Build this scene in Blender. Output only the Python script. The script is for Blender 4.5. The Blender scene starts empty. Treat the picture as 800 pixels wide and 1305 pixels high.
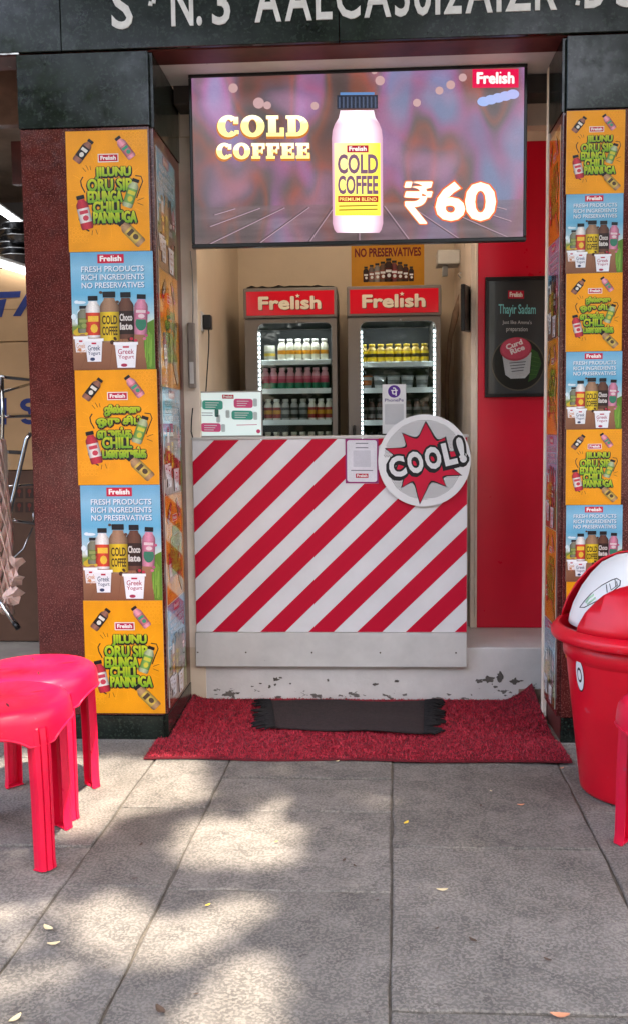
import bpy, bmesh, math, random
from math import sin, cos, pi, radians
from mathutils import Vector, Matrix
random.seed(7)
SC = bpy.context.scene
COL = SC.collection

# ------------------------------------------------------------------ camera
FPX = 1200.0
YAW, PITCH, ROLL = math.atan(70/1200), math.atan((652.5-548)/1200), .0115
CAM = Vector((0, 0, 1.25))
FW = Vector((-sin(YAW)*cos(PITCH), cos(YAW)*cos(PITCH), -sin(PITCH)))
_r = Vector((cos(YAW), sin(YAW), 0)); _u = _r.cross(FW)
RT = _r*cos(ROLL) - _u*sin(ROLL); UP = _u*cos(ROLL) + _r*sin(ROLL)
cd = bpy.data.cameras.new('camera'); cam = bpy.data.objects.new('camera', cd); COL.objects.link(cam)
M = Matrix((RT, UP, -FW)).transposed().to_4x4(); M.translation = CAM
cam.matrix_world = M
cd.sensor_fit = 'VERTICAL'; cd.sensor_height = 36; cd.lens = 36*FPX/1305
cd.clip_start = .05; cd.clip_end = 3000
SC.camera = cam

# ------------------------------------------------------------------ light
EXPO = 2.9
SC.view_settings.view_transform = 'Standard'; SC.view_settings.look = 'None'
SC.view_settings.gamma = 1; SC.view_settings.use_curve_mapping = False
SC.view_settings.exposure = EXPO
GLOW = 1/2**EXPO                      # emission that displays as full white
SUN_EL, SUN_AZ = radians(63), radians(154)      # azimuth clockwise from +Y
SDIR = Vector((sin(SUN_AZ)*cos(SUN_EL), cos(SUN_AZ)*cos(SUN_EL), sin(SUN_EL)))
w = bpy.data.worlds.new('World'); SC.world = w; w.use_nodes = True
nt = w.node_tree; sky = nt.nodes.new('ShaderNodeTexSky'); sky.sky_type = 'NISHITA'; sky.sun_disc = False
sky.sun_elevation = SUN_EL; sky.sun_rotation = SUN_AZ; sky.dust_density = 6.0; sky.ozone_density = .6; sky.air_density = 1.0
bgn = nt.nodes['Background']; bgn.inputs[1].default_value = .15
nt.links.new(sky.outputs[0], bgn.inputs[0])
sl = bpy.data.lights.new('sun', 'SUN'); sl.energy = 2.3; sl.angle = radians(.9); sl.color = (1, .89, .75)
so = bpy.data.objects.new('sun', sl); COL.objects.link(so)
so.rotation_euler = SDIR.to_track_quat('Z', 'Y').to_euler(); so.location = (4, -6, 12)

# ------------------------------------------------------------------ pixel helpers (pixels of the photograph)
def ray(x, y): return FW + RT*((x-400)/FPX) - UP*((y-652.5)/FPX)
def F(x, y, Y): d = ray(x, y); return CAM + d*(Y/d.y)
def G(x, y, z=0): d = ray(x, y); return CAM + d*((z-1.25)/d.z)
def S3(c):
    c = [v/255 for v in c[:3]]
    return tuple(v/12.92 if v <= .04045 else ((v+.055)/1.055)**2.4 for v in c)

# ------------------------------------------------------------------ materials
MATS = {}
def mat(name, col, rough=.5, var=.0, vscale=6., bump=0., bscale=60., metal=0., spec=.5, coat=0., srgb=True,
        speck=None, speck_amt=.0, speck_scale=300., rnd=0., trans=0., alpha=1., emit=None, estr=0., sss=0., rvar=0., stain=None, stain_t=.6, stain_s=2., ior=1.45, blotch=0., bl_s=1.6):
    if name in MATS: return MATS[name]
    m = bpy.data.materials.new(name); m.use_nodes = True; MATS[name] = m
    n = m.node_tree.nodes; l = m.node_tree.links; b = n['Principled BSDF']
    c = S3(col) if srgb else col
    b.inputs['Base Color'].default_value = (*c, 1); b.inputs['Roughness'].default_value = rough
    b.inputs['Metallic'].default_value = metal; b.inputs['Specular IOR Level'].default_value = spec; b.inputs['IOR'].default_value = ior
    b.inputs['Coat Weight'].default_value = coat; b.inputs['Coat Roughness'].default_value = .06
    b.inputs['Transmission Weight'].default_value = trans; b.inputs['Alpha'].default_value = alpha
    if sss: b.inputs['Subsurface Weight'].default_value = sss; b.inputs['Subsurface Scale'].default_value = .02
    if emit: b.inputs['Emission Color'].default_value = (*S3(emit), 1); b.inputs['Emission Strength'].default_value = estr
    tc = n.new('ShaderNodeTexCoord'); src = tc.outputs['Object']
    cur = None
    def rgb(v): x = n.new('ShaderNodeRGB'); x.outputs[0].default_value = (*v, 1); return x.outputs[0]
    def mix(fac, a, bb, mode='MIX'):
        x = n.new('ShaderNodeMix'); x.data_type = 'RGBA'; x.blend_type = mode
        if hasattr(fac, 'links'): l.new(fac, x.inputs[0])
        else: x.inputs[0].default_value = fac
        l.new(a, x.inputs[6]); l.new(bb, x.inputs[7]); return x.outputs[2]
    def noise(s, det=4., r=.6):
        x = n.new('ShaderNodeTexNoise'); x.inputs['Scale'].default_value = s; x.inputs['Detail'].default_value = det; x.inputs['Roughness'].default_value = r
        l.new(src, x.inputs['Vector']); return x.outputs[0]
    def ramp(v, a, bb, c0=(0, 0, 0), c1=(1, 1, 1)):
        x = n.new('ShaderNodeValToRGB'); x.color_ramp.elements[0].position = a; x.color_ramp.elements[1].position = bb
        x.color_ramp.elements[0].color = (*c0, 1); x.color_ramp.elements[1].color = (*c1, 1); l.new(v, x.inputs[0]); return x.outputs[0]
    if var or speck or stain or rnd:
        cur = rgb(c)
        if var:
            cur = mix(ramp(noise(vscale), .3, .7), rgb([max(0, v*(1-var)) for v in c]), rgb([min(1, v*(1+var)) for v in c]))
        if speck:
            cur = mix(ramp(noise(speck_scale, 2., .5), 1-speck_amt-.06, 1-speck_amt), cur, rgb(S3(speck)))
        if stain:
            cur = mix(ramp(noise(stain_s, 6., .65), stain_t, stain_t+.04), cur, rgb(S3(stain)))
        if blotch:
            cur = mix(1., cur, ramp(noise(bl_s, 9., .7), .32, .68, (1-blotch,)*3, (1, 1, 1)), 'MULTIPLY')
        if rnd:
            oi = n.new('ShaderNodeObjectInfo'); mr = n.new('ShaderNodeMapRange'); l.new(oi.outputs['Random'], mr.inputs[0])
            mr.inputs[3].default_value = 1-rnd; mr.inputs[4].default_value = 1+rnd
            hs = n.new('ShaderNodeHueSaturation'); l.new(mr.outputs[0], hs.inputs['Value']); l.new(cur, hs.inputs['Color']); cur = hs.outputs[0]
        l.new(cur, b.inputs['Base Color'])
    if rvar:
        mr = n.new('ShaderNodeMapRange'); l.new(noise(vscale*1.7), mr.inputs[0]); mr.inputs[1].default_value = .3; mr.inputs[2].default_value = .7
        mr.inputs[3].default_value = max(.02, rough-rvar); mr.inputs[4].default_value = min(1, rough+rvar); l.new(mr.outputs[0], b.inputs['Roughness'])
    if bump:
        bp = n.new('ShaderNodeBump'); bp.inputs['Strength'].default_value = bump; bp.inputs['Distance'].default_value = .01
        l.new(noise(bscale, 5., .65), bp.inputs['Height']); l.new(bp.outputs[0], b.inputs['Normal'])
    return m

def vc_mat(name, rough=.4, coat=0., emit=0., wear=0.):
    """ink: colour from the mesh's colour attribute"""
    if name in MATS: return MATS[name]
    m = bpy.data.materials.new(name); m.use_nodes = True; MATS[name] = m
    n = m.node_tree.nodes; l = m.node_tree.links; b = n['Principled BSDF']
    a = n.new('ShaderNodeAttribute'); a.attribute_name = 'ink'
    b.inputs['Roughness'].default_value = rough; b.inputs['Coat Weight'].default_value = coat; b.inputs['Coat Roughness'].default_value = .05; b.inputs['Specular IOR Level'].default_value = .3
    if emit:
        b.inputs['Base Color'].default_value = (.01, .01, .01, 1)
        l.new(a.outputs['Color'], b.inputs['Emission Color']); b.inputs['Emission Strength'].default_value = emit
    else:
        tc = n.new('ShaderNodeTexCoord'); cur = a.outputs['Color']
        for sc_, lo in ((9., .86), (420., .80)):
            nz = n.new('ShaderNodeTexNoise'); nz.inputs['Scale'].default_value = sc_; nz.inputs['Detail'].default_value = 4; l.new(tc.outputs['Object'], nz.inputs[0])
            rp = n.new('ShaderNodeValToRGB'); rp.color_ramp.elements[0].position = .3; rp.color_ramp.elements[1].position = .62; rp.color_ramp.elements[0].color = (lo, lo, lo, 1); l.new(nz.outputs[0], rp.inputs[0])
            mx_ = n.new('ShaderNodeMix'); mx_.data_type = 'RGBA'; mx_.blend_type = 'MULTIPLY'; mx_.inputs[0].default_value = 1.; l.new(cur, mx_.inputs[6]); l.new(rp.outputs[0], mx_.inputs[7]); cur = mx_.outputs[2]
        l.new(cur, b.inputs['Base Color'])
    return m

# ------------------------------------------------------------------ mesh builder
class MB:
    def __init__(s): s.v = []; s.f = []; s.sm = []
    def add(s, vs, fs, smooth=False):
        o = len(s.v); s.v += [tuple(v) for v in vs]; s.f += [tuple(i+o for i in f) for f in fs]; s.sm += [smooth]*len(fs); return s
    def box(s, x0, x1, y0, y1, z0, z1, b=0., seg=2, xf=None):
        bm = bmesh.new(); bmesh.ops.create_cube(bm, size=1)
        for v in bm.verts: v.co = Vector(((x0+x1)/2+v.co.x*(x1-x0), (y0+y1)/2+v.co.y*(y1-y0), (z0+z1)/2+v.co.z*(z1-z0)))
        if b: bmesh.ops.bevel(bm, geom=bm.edges[:], offset=b, segments=seg, profile=.5, affect='EDGES')
        if xf is not None: bmesh.ops.transform(bm, matrix=xf, verts=bm.verts)
        bm.verts.index_update(); s.add([v.co for v in bm.verts], [[v.index for v in f.verts] for f in bm.faces], False); bm.free(); return s
    def lathe(s, prof, n=24, cx=0, cy=0, cz=0, smooth=True, sx=1., sy=1.):
        vs = [(cx+r*cos(2*pi*k/n)*sx, cy+r*sin(2*pi*k/n)*sy, cz+z) for r, z in prof for k in range(n)]
        fs = [(i*n+k, i*n+(k+1) % n, (i+1)*n+(k+1) % n, (i+1)*n+k) for i in range(len(prof)-1) for k in range(n)]
        if prof[0][0] > 1e-5: fs.append(tuple(range(n))[::-1])
        if prof[-1][0] > 1e-5: fs.append(tuple(range((len(prof)-1)*n, len(prof)*n)))
        return s.add(vs, fs, smooth)
    def tube(s, pts, r, n=8, closed=False, smooth=True):
        pts = [Vector(p) for p in pts]; rs = r if isinstance(r, (list, tuple)) else [r]*len(pts)
        up = Vector((0, 0, 1)); vs = []; N = len(pts); prev = None
        for i, p in enumerate(pts):
            a = pts[(i-1) % N] if (i or closed) else p; b = pts[(i+1) % N] if (i < N-1 or closed) else p
            t = (b-a).normalized()
            if prev is None: u = t.orthogonal().normalized()
            else: u = (prev - t*prev.dot(t)); u = u.normalized() if u.length > 1e-6 else t.orthogonal().normalized()
            prev = u; w_ = t.cross(u)
            vs += [p+(u*cos(2*pi*k/n)+w_*sin(2*pi*k/n))*rs[i] for k in range(n)]
        fs = [(i*n+k, i*n+(k+1) % n, ((i+1) % N)*n+(k+1) % n, ((i+1) % N)*n+k) for i in range(N if closed else N-1) for k in range(n)]
        if not closed: fs += [tuple(range(n))[::-1], tuple(range((N-1)*n, N*n))]
        return s.add(vs, fs, smooth)
    def prism(s, pts, y0, y1):
        """polygon in (x,z) extruded along y"""
        n = len(pts); vs = [(x, y0, z) for x, z in pts]+[(x, y1, z) for x, z in pts]
        return s.add(vs, [tuple(range(n)), tuple(range(n, 2*n))[::-1]]+[(k, (k+n), (k+1) % n+n, (k+1) % n) for k in range(n)])
    def mesh(s, name):
        m = bpy.data.meshes.new(name); m.from_pydata(s.v, [], s.f); m.polygons.foreach_set('use_smooth', s.sm)
        bm = bmesh.new(); bm.from_mesh(m); bmesh.ops.recalc_face_normals(bm, faces=bm.faces); bm.to_mesh(m); bm.free()
        return m
    def build(s, name, material, parent=None, loc=None, rot=None):
        m = s.mesh(name); m.materials.append(material)
        return link(name, m, parent, loc, rot)
def link(name, m, parent=None, loc=None, rot=None):
    o = bpy.data.objects.new(name, m); COL.objects.link(o)
    if parent: o.parent = parent
    if loc is not None: o.location = loc
    if rot is not None: o.rotation_euler = rot
    return o
def tag(o, label=None, cat=None, group=None, kind=None):
    for k, v in (('label', label), ('category', cat), ('group', group), ('kind', kind)):
        if v: o[k] = v
    return o
def thing(name, label, cat, loc=(0, 0, 0), rz=0, group=None):
    o = bpy.data.objects.new(name, None); COL.objects.link(o); o.location = loc; o.rotation_euler = (0, 0, rz); o.empty_display_size = .1
    return tag(o, label, cat, group)
def copy_tree(o, parent=None):
    c = o.copy(); COL.objects.link(c); c.parent = parent
    for ch in list(o.children): copy_tree(ch, c)
    return c

# ------------------------------------------------------------------ flat print ("art"): coloured polygons in thin layers
_tx = {}
def text2d(s, off=0.):
    k = (s, off)
    if k in _tx: return _tx[k]
    c = bpy.data.curves.new('t', 'FONT'); c.body = s; c.resolution_u = 3; c.offset = off; c.fill_mode = 'FRONT'
    o = bpy.data.objects.new('t', c); COL.objects.link(o)
    m = bpy.data.meshes.new_from_object(o.evaluated_get(bpy.context.evaluated_depsgraph_get()))
    vs = [(v.co.x, -v.co.y) for v in m.vertices]; fs = [tuple(p.vertices) for p in m.polygons]
    bpy.data.objects.remove(o); bpy.data.curves.remove(c); bpy.data.meshes.remove(m)
    _tx[k] = (vs, fs); return _tx[k]
def ring(cx, cy, rx, ry, t, a0, a1, n=16, ty=None):
    ty = t if ty is None else ty
    vs = []
    for i in range(n+1):
        a = radians(a0+(a1-a0)*i/n); vs += [(cx+rx*cos(a), cy+ry*sin(a)), (cx+(rx-t)*cos(a), cy+(ry-ty)*sin(a))]
    return vs, [(2*i, 2*i+2, 2*i+3, 2*i+1) for i in range(n)]
def rc(x0, y0, x1, y1): return [(x0, y0), (x1, y0), (x1, y1), (x0, y1)], [(0, 1, 2, 3)]
def star2(cx, cy, r, n=5):
    vs = [(cx+(r if k % 2 == 0 else r*.45)*sin(pi*k/n), cy-(r if k % 2 == 0 else r*.45)*cos(pi*k/n)) for k in range(2*n)]+[(cx, cy)]
    return vs, [(k, (k+1) % (2*n), 2*n) for k in range(2*n)]
def slab_glyph(c):
    """fat slab-serif letters, cap height 1 (y 0 top .. 1 bottom); returns pieces, advance"""
    t = .32; h = .17
    if c == 'C': return [ring(.46, .5, .46, .53, t, 42, 318, 20, .21), rc(.66, .06, .86, .40), rc(.70, .70, .87, .88)], .92
    if c == 'O': return [ring(.49, .5, .49, .53, t, 0, 360, 24, .2)], 1.02
    if c == 'L': return [rc(.08, .01, .08+t, .99), rc(0, 0, .5, h), rc(0, 1-h, .72, 1), rc(.55, .58, .72, 1)], .77
    if c == 'D': return [rc(.08, .01, .08+t, .99), rc(0, 0, .45, h), rc(0, 1-h, .45, 1), ring(.42, .5, .5, .5, t, -90, 90, 14, .18)], .97
    if c == 'F': return [rc(.08, .01, .08+t, .99), rc(0, 0, .76, .19), rc(.6, 0, .76, .38), rc(.3, .43, .62, .6), rc(.55, .36, .65, .67), rc(0, 1-h, .5, 1)], .80
    if c == 'E': return [rc(.08, .01, .08+t, .99), rc(0, 0, .76, .19), rc(.6, 0, .76, .36), rc(.3, .42, .6, .58), rc(.52, .34, .63, .66), rc(0, .81, .78, 1), rc(.62, .63, .78, 1)], .83
    if c == 'r': return [rc(.06, .3, .06+.26, .99), rc(0, .29, .25, .43), rc(0, .87, .42, 1), ring(.46, .52, .22, .24, .2, 180, 320, 8, .17)], .64
    if c == 'e': return [ring(.36, .645, .36, .37, .26, 35, 325, 18, .16), rc(.2, .58, .66, .7), ring(.36, .645, .36, .37, .26, -38, 2, 5, .16)], .74
    if c == 'l': return [rc(.08, -.04, .34, .99), rc(0, -.05, .3, .09), rc(0, .87, .42, 1)], .44
    if c == 'i': return [rc(.08, .3, .34, .99), rc(0, .29, .3, .43), rc(0, .87, .42, 1), star2(.21, .08, .17)], .44
    if c == 's': return [ring(.3, .47, .3, .19, .2, 100, 345, 10, .13), ring(.3, .82, .3, .19, .2, -80, 165, 10, .13)], .63
    if c == 'h': return [rc(.08, -.04, .34, .99), rc(0, -.05, .3, .09), rc(0, .87, .42, 1), ring(.47, .6, .27, .31, .24, 180, 360, 10, .18), rc(.5, .6, .74, .99), rc(.45, .87, .82, 1)], .84
    return [], .4
_sl = {}
def slab2d(s):
    if s not in _sl:
        vs, fs, gi, x = [], [], [], 0
        for i, c in enumerate(s):
            ps, adv = slab_glyph(c)
            for j, (pv, pf) in enumerate(ps):
                o = len(vs); vs += [(x+a, b) for a, b in pv]; fs += [tuple(k+o for k in f) for f in pf]; gi += [j]*len(pf)
            x += adv+.03
        _sl[s] = (vs, fs, gi)
    return _sl[s]
EPS = .00022
class Art:
    def __init__(s): s.v = []; s.f = []; s.c = []; s.L = 0; s.T = None; s.k = 0
    def put(s, vs, fs, col, sub=None):
        """col: one colour, or a function of the (untransformed) point"""
        out = []
        for (i, f) in enumerate(fs):
            s.k += 1
            d = s.L*EPS + ((sub[i] if sub else 0))*.00003
            o = len(s.v)
            for j in f:
                x, y = vs[j]
                cc = col(x, y) if callable(col) else col
                if s.T: x, y = s.T(x, y)
                s.v.append((x, y, d)); s.c.append(cc)
            s.f.append(tuple(range(o, o+len(f))))
        return s
    def rect(s, x0, y0, x1, y1, col, col2=None, n=1):
        for i in range(n):
            a, b = y0+(y1-y0)*i/n, y0+(y1-y0)*(i+1)/n
            f = (lambda x, y: tuple(p+(q-p)*(y-y0)/(y1-y0) for p, q in zip(col, col2))) if col2 else col
            s.put([(x0, a), (x1, a), (x1, b), (x0, b)], [(0, 1, 2, 3)], f)
        return s
    def poly(s, pts, col): return s.put(pts, [tuple(range(len(pts)))], col)
    def rrect(s, x0, y0, x1, y1, r, col):
        pts = []
        for cx, cy, a in ((x1-r, y1-r, 0), (x0+r, y1-r, 90), (x0+r, y0+r, 180), (x1-r, y0+r, 270)):
            pts += [(cx+r*cos(radians(a+b)), cy+r*sin(radians(a+b))) for b in (0, 30, 60, 90)]
        return s.poly(pts, col)
    def ell(s, cx, cy, rx, ry, col, n=20, ang=0):
        ca, sa = cos(radians(ang)), sin(radians(ang))
        pts = [(rx*cos(2*pi*k/n), ry*sin(2*pi*k/n)) for k in range(n)]
        return s.poly([(cx+a*ca-b*sa, cy+a*sa+b*ca) for a, b in pts], col)
    def line(s, pts, wd, col):
        vs = []; n = len(pts)
        for i, p in enumerate(pts):
            a = Vector(pts[max(0, i-1)]); b = Vector(pts[min(n-1, i+1)]); t = (b-a).normalized(); q = Vector((-t.y, t.x))*wd*.5
            vs += [(p[0]+q.x, p[1]+q.y), (p[0]-q.x, p[1]-q.y)]
        return s.put(vs, [(2*i, 2*i+2, 2*i+3, 2*i+1) for i in range(n-1)], col)
    def _fit(s, vs, box, ref=None):
        r = ref or vs
        xs = [a for a, b in r]; ys = [b for a, b in r]; x0, x1, y0, y1 = min(xs), max(xs), min(ys), max(ys)
        X0, Y0, X1, Y1 = box
        return [(X0+(a-x0)/(x1-x0)*(X1-X0), Y0+(b-y0)/(y1-y0)*(Y1-Y0)) for a, b in vs]
    def text(s, t, box, col, off=.01, out=None, ooff=.05):
        base = text2d(t, off)
        if out:
            o = text2d(t, ooff); s.put(s._fit(o[0], box, base[0]), o[1], out); s.L += 1
        s.put(s._fit(base[0], box), base[1], col); return s
    def fat(s, t, box, col, r, k=8):
        vs, fs = text2d(t, 0.); q = s._fit(vs, (box[0]+r, box[1]+r, box[2]-r, box[3]-r)) if r < (box[3]-box[1])*.3 else s._fit(vs, box)
        for i in range(k):
            dx, dy = r*cos(2*pi*i/k), r*sin(2*pi*i/k); s.put([(x+dx, y+dy) for x, y in q], fs, (lambda x, y, dx=dx, dy=dy: col(x-dx, y-dy)) if callable(col) else col, [i*.35]*len(fs))
        s.put(q, fs, col, [k*.35]*len(fs)); return s
    def slab(s, t, box, col):
        vs, fs, gi = slab2d(t); s.put(s._fit(vs, box), fs, col, gi); return s
    def bottle(s, cx, cy, h, ang, body, cap, label=None, l0=.42, l1=.86, txt=None, tcol=(1, 1, 1), wd=.36):
        """cx,cy centre; prints a bottle of height h, tilted"""
        T0 = s.T; ca, sa = cos(radians(ang)), sin(radians(ang))
        def T(x, y):
            x, y = x-cx, y-cy; x, y = cx+x*ca-y*sa, cy+x*sa+y*ca
            return T0(x, y) if T0 else (x, y)
        s.T = T; W = wd*h/2
        rows = [(-.5, .62), (-.49, .66), (-.385, .66), (-.375, .55), (-.33, .6), (-.26, .9), (-.2, 1), (.42, 1), (.48, .93), (.5, .8)]
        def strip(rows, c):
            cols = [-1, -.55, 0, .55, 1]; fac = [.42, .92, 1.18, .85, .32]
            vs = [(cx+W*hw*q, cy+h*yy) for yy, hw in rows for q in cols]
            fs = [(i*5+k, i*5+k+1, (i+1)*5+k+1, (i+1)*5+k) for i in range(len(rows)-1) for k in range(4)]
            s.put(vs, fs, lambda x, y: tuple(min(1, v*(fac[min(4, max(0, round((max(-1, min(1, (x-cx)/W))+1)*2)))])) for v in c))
        strip(rows[3:], body); strip(rows[:3], cap)
        if label:
            s.L += 1; strip([(l0-.5, 1.0), (l1-.5, 1.0)], label); s.L += 1
            y0, y1 = cy+h*(l0-.5), cy+h*(l1-.5)
            for i, tt in enumerate(txt or []):
                n = len(txt); a = y0+(y1-y0)*(.12+.76*i/n); b = y0+(y1-y0)*(.12+.76*(i+.82)/n)
                s.text(tt, (cx-W*.8, a, cx+W*.8, b), tcol, .03)
            if not txt:
                s.rect(cx-W*.7, y0+(y1-y0)*.15, cx+W*.7, y0+(y1-y0)*.4, tcol); s.ell(cx+W*.1, y0+(y1-y0)*.7, W*.5, (y1-y0)*.2, tcol, 8)
        else: s.L += 2
        s.L -= 2; s.T = T0; return s
    def brand(s, box, col, star=True):
        x0, y0, x1, y1 = box; h = y1-y0; w_ = x1-x0
        s.fat('Frel\u0131sh', box, col, h*.055)
        s.L += .3
        t0 = text2d('Frel\u0131sh', 0.)[0]; t1 = text2d('Frel\u0131', 0.)[0]; t2 = text2d('\u0131', 0.)[0]
        m0, m1 = min(v[0] for v in t0), max(v[0] for v in t0); e_ = max(v[0] for v in t1); iw = max(v[0] for v in t2)-min(v[0] for v in t2)
        cx = x0+w_*((e_-iw/2)-m0)/(m1-m0)
        if star: s.put(*star2(cx, y0-h*.01, h*.16), col)
        else: s.put(*ring(cx, y0+h*.05, h*.075, h*.075, h*.074, 0, 360, 6), col)
        s.L -= .3; return s
    def logo(s, x0, y0, x1, y1, edge=True, red=(.55, .01, .045)):
        if edge: m = (y1-y0)*.13; s.rect(x0-m, y0-m, x1+m, y1+m, (.85, .8, .75)); s.L += 1
        s.rect(x0, y0, x1, y1, red); s.L += 1
        hh = y1-y0; ww = x1-x0; s.brand((x0+ww*.09, y0+hh*.16, x1-ww*.09, y1-hh*.2), (.9, .88, .83), False)
        s.L -= 2 if edge else 1; return s
    def mesh(s, name, fn, material):
        """fn maps art (x,y) to local metres (x, z); prints towards local -Y"""
        vs = []
        for x, y, d in s.v: a, b = fn(x, y); vs.append((a, -d, b))
        m = bpy.data.meshes.new(name); m.from_pydata(vs, [], s.f)
        at = m.attributes.new('ink', 'FLOAT_COLOR', 'POINT')
        at.data.foreach_set('color', [q for c in s.c for q in (*c, 1.)])
        # all faces towards -Y
        m.update(); fl = [p.index for p in m.polygons if p.normal.y > 0]
        if fl:
            bm = bmesh.new(); bm.from_mesh(m); bm.faces.ensure_lookup_table()
            bmesh.ops.reverse_faces(bm, faces=[bm.faces[i] for i in fl]); bm.to_mesh(m); bm.free()
        m.materials.append(material); return m
def rect_fn(x0, y0, x1, y1, W, H): return lambda x, y: ((x-x0)/(x1-x0)*W, H-(y-y0)/(y1-y0)*H)

# ------------------------------------------------------------------ palette
m_granite_red = mat('maroon_granite', (78, 32, 29), .13, var=.3, vscale=14, speck=(120, 72, 66), speck_amt=.38, speck_scale=200, rvar=.08)
m_granite_blk = mat('black_green_granite', (25, 31, 27), .16, var=.6, vscale=9, speck=(40, 49, 42), speck_amt=.38, speck_scale=90, stain=(112, 114, 106), stain_t=.745, stain_s=26, rvar=.1, spec=.3)
m_maroon_soffit = mat('maroon_soffit', (84, 36, 32), .5, var=.4, vscale=7, stain=(140, 130, 120), stain_t=.69, stain_s=8)
m_white_paint = mat('aged_white_paint', (206, 203, 197), .55, var=.1, vscale=5, bump=.25, bscale=18, stain=(168, 162, 154), stain_t=.66, stain_s=5)
m_beige = mat('beige_wall_paint', (210, 192, 168), .7, var=.06, vscale=3, bump=.12, bscale=25)
m_cream = mat('cream_jamb_paint', (226, 211, 194), .65, var=.1, vscale=6, bump=.15, bscale=20, stain=(160, 140, 124), stain_t=.68, stain_s=7)
m_red_board = mat('crimson_laminate', (214, 10, 48), .32, var=.06, vscale=2.5, rvar=.06)
m_red_vinyl = mat('red_vinyl_stripe', (184, 2, 44), .5, var=.05, vscale=3, spec=.25)
m_white_lam = mat('white_laminate', (218, 218, 219), .4, var=.03, vscale=3, blotch=.09, bl_s=3.)
m_grey_board = mat('pale_grey_board', (198, 196, 192), .45, var=.06, vscale=4, bump=.06, bscale=10, blotch=.14, bl_s=4., stain=(150, 144, 138), stain_t=.70, stain_s=18)
m_black = mat('black_plastic', (16, 16, 17), .4)
m_tvframe = mat('tv_frame_black', (12, 12, 13), .3)
m_steel = mat('steel', (150, 150, 150), .3, metal=1.)
m_chrome = mat('chrome_tube', (205, 205, 205), .12, metal=1.)
m_joint = mat('joint_dirt', (88, 82, 74), .95, var=.3, vscale=30, bump=.5, bscale=150)
m_slab = mat('grey_paving_stone', (111, 106, 100), .8, var=.22, vscale=12, speck=(136, 130, 122), speck_amt=.46, speck_scale=130, bump=.7, bscale=80, stain=(88, 82, 76), stain_t=.655, stain_s=15, rnd=.12, blotch=.42, bl_s=5.5, rvar=.1)
m_road = mat('road_asphalt', (72, 70, 68), .9, var=.15, vscale=3, bump=.4, bscale=120)
m_paper = mat('laminated_paper_edge', (225, 222, 215), .5)
ink = vc_mat('printed_ink_gloss', .4, coat=.12)
ink_side = vc_mat('printed_ink_laminate', .12, coat=1.)
ink_matt = vc_mat('printed_ink_matt', .55)
ink_screen = vc_mat('screen_pixels', .25, emit=GLOW*1.25)
m_red_plastic = mat('red_moulded_plastic', (214, 10, 38), .34, var=.05, vscale=3, blotch=.16, bl_s=4, stain=(206, 60, 76), stain_t=.66, stain_s=14, sss=.12, rvar=.08, bump=.03, bscale=40)
m_pink_plastic = mat('pink_red_stool_plastic', (222, 14, 60), .36, var=.06, vscale=4, blotch=.16, bl_s=7, stain=(196, 60, 84), stain_t=.66, stain_s=30, sss=.15, rvar=.1, bump=.04, bscale=60)
m_fridge = mat('fridge_grey_paint', (118, 110, 104), .42, var=.06, vscale=3)
m_fridge_in = mat('fridge_liner', (34, 36, 37), .5, var=.08, vscale=5)
m_fr_red = mat('fridge_header_red', (196, 18, 36), .22, coat=.4, emit=(190, 14, 30), estr=GLOW*.22)
m_led = mat('led_white', (240, 248, 255), .3, emit=(235, 246, 255), estr=GLOW*30)
m_fill_lamp = mat('fridge_fill_glow', (250, 250, 250), .3, emit=(240, 248, 255), estr=GLOW*120)
m_tube_on = mat('lit_fluorescent', (255, 255, 255), .3, emit=(240, 246, 255), estr=GLOW*14)
m_shelf = mat('fridge_shelf_white', (222, 228, 226), .35)
m_ledtape = mat('led_tape_backing', (120, 124, 124), .5)

def glass_mat(name, tint=(1, 1, 1), gloss=.08, rough=.02):
    m = bpy.data.materials.new(name); m.use_nodes = True; n = m.node_tree.nodes; l = m.node_tree.links
    for x in list(n):
        if x.type != 'OUTPUT_MATERIAL': n.remove(x)
    t = n.new('ShaderNodeBsdfTransparent'); t.inputs[0].default_value = (*tint, 1)
    g = n.new('ShaderNodeBsdfGlossy'); g.inputs['Roughness'].default_value = rough
    fr = n.new('ShaderNodeFresnel'); fr.inputs[0].default_value = 1.45
    mx = n.new('ShaderNodeMixShader'); l.new(fr.outputs[0], mx.inputs[0]); l.new(t.outputs[0], mx.inputs[1]); l.new(g.outputs[0], mx.inputs[2])
    l.new(mx.outputs[0], n['Material Output'].inputs[0]); MATS[name] = m; return m
m_glass = glass_mat('clear_glass', (.93, .96, .95))

# ------------------------------------------------------------------ ground and pavement
g = MB(); g.add([(-400, -400, -.006), (400, -400, -.006), (400, 400, -.006), (-400, 400, -.006)], [(0, 1, 2, 3)])
tag(g.build('ground', m_joint), 'dusty earth bed under and between the paving slabs', 'ground', kind='structure')
g = MB(); g.add([(-400, -7.5, -.004), (400, -7.5, -.004), (400, -.55, -.004), (-400, -.55, -.0035)], [(0, 1, 2, 3)])
tag(g.build('road', m_road), 'grey asphalt road running along the pavement', 'road', kind='structure')
pav = bpy.data.objects.new('pavement', None); COL.objects.link(pav); tag(pav, 'grey stone slab pavement in front of the drinks shop', 'pavement', kind='structure')
SLOPE = .028
def jx(x, y): return x + SLOPE*(y-3.0)
cols = [(-2.67, -2.06), (-2.06, -1.45), (-1.45, -.836), (-.836, -.546), (-.546, .069), (.069, .687), (.687, 1.30), (1.30, 1.91), (1.91, 2.52)]
gy = lambda x, y: G(x, y).y
rows = {2: [gy(60, 1078), gy(60, 965)], 3: [gy(210, 1029), gy(150, 1129)], 4: [gy(400, 992), gy(400, 1033), gy(350, 1134)],
        5: [gy(600, 996), gy(600, 1081), gy(640, 1291)], 6: [gy(770, 1035), 2.35]}
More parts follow.
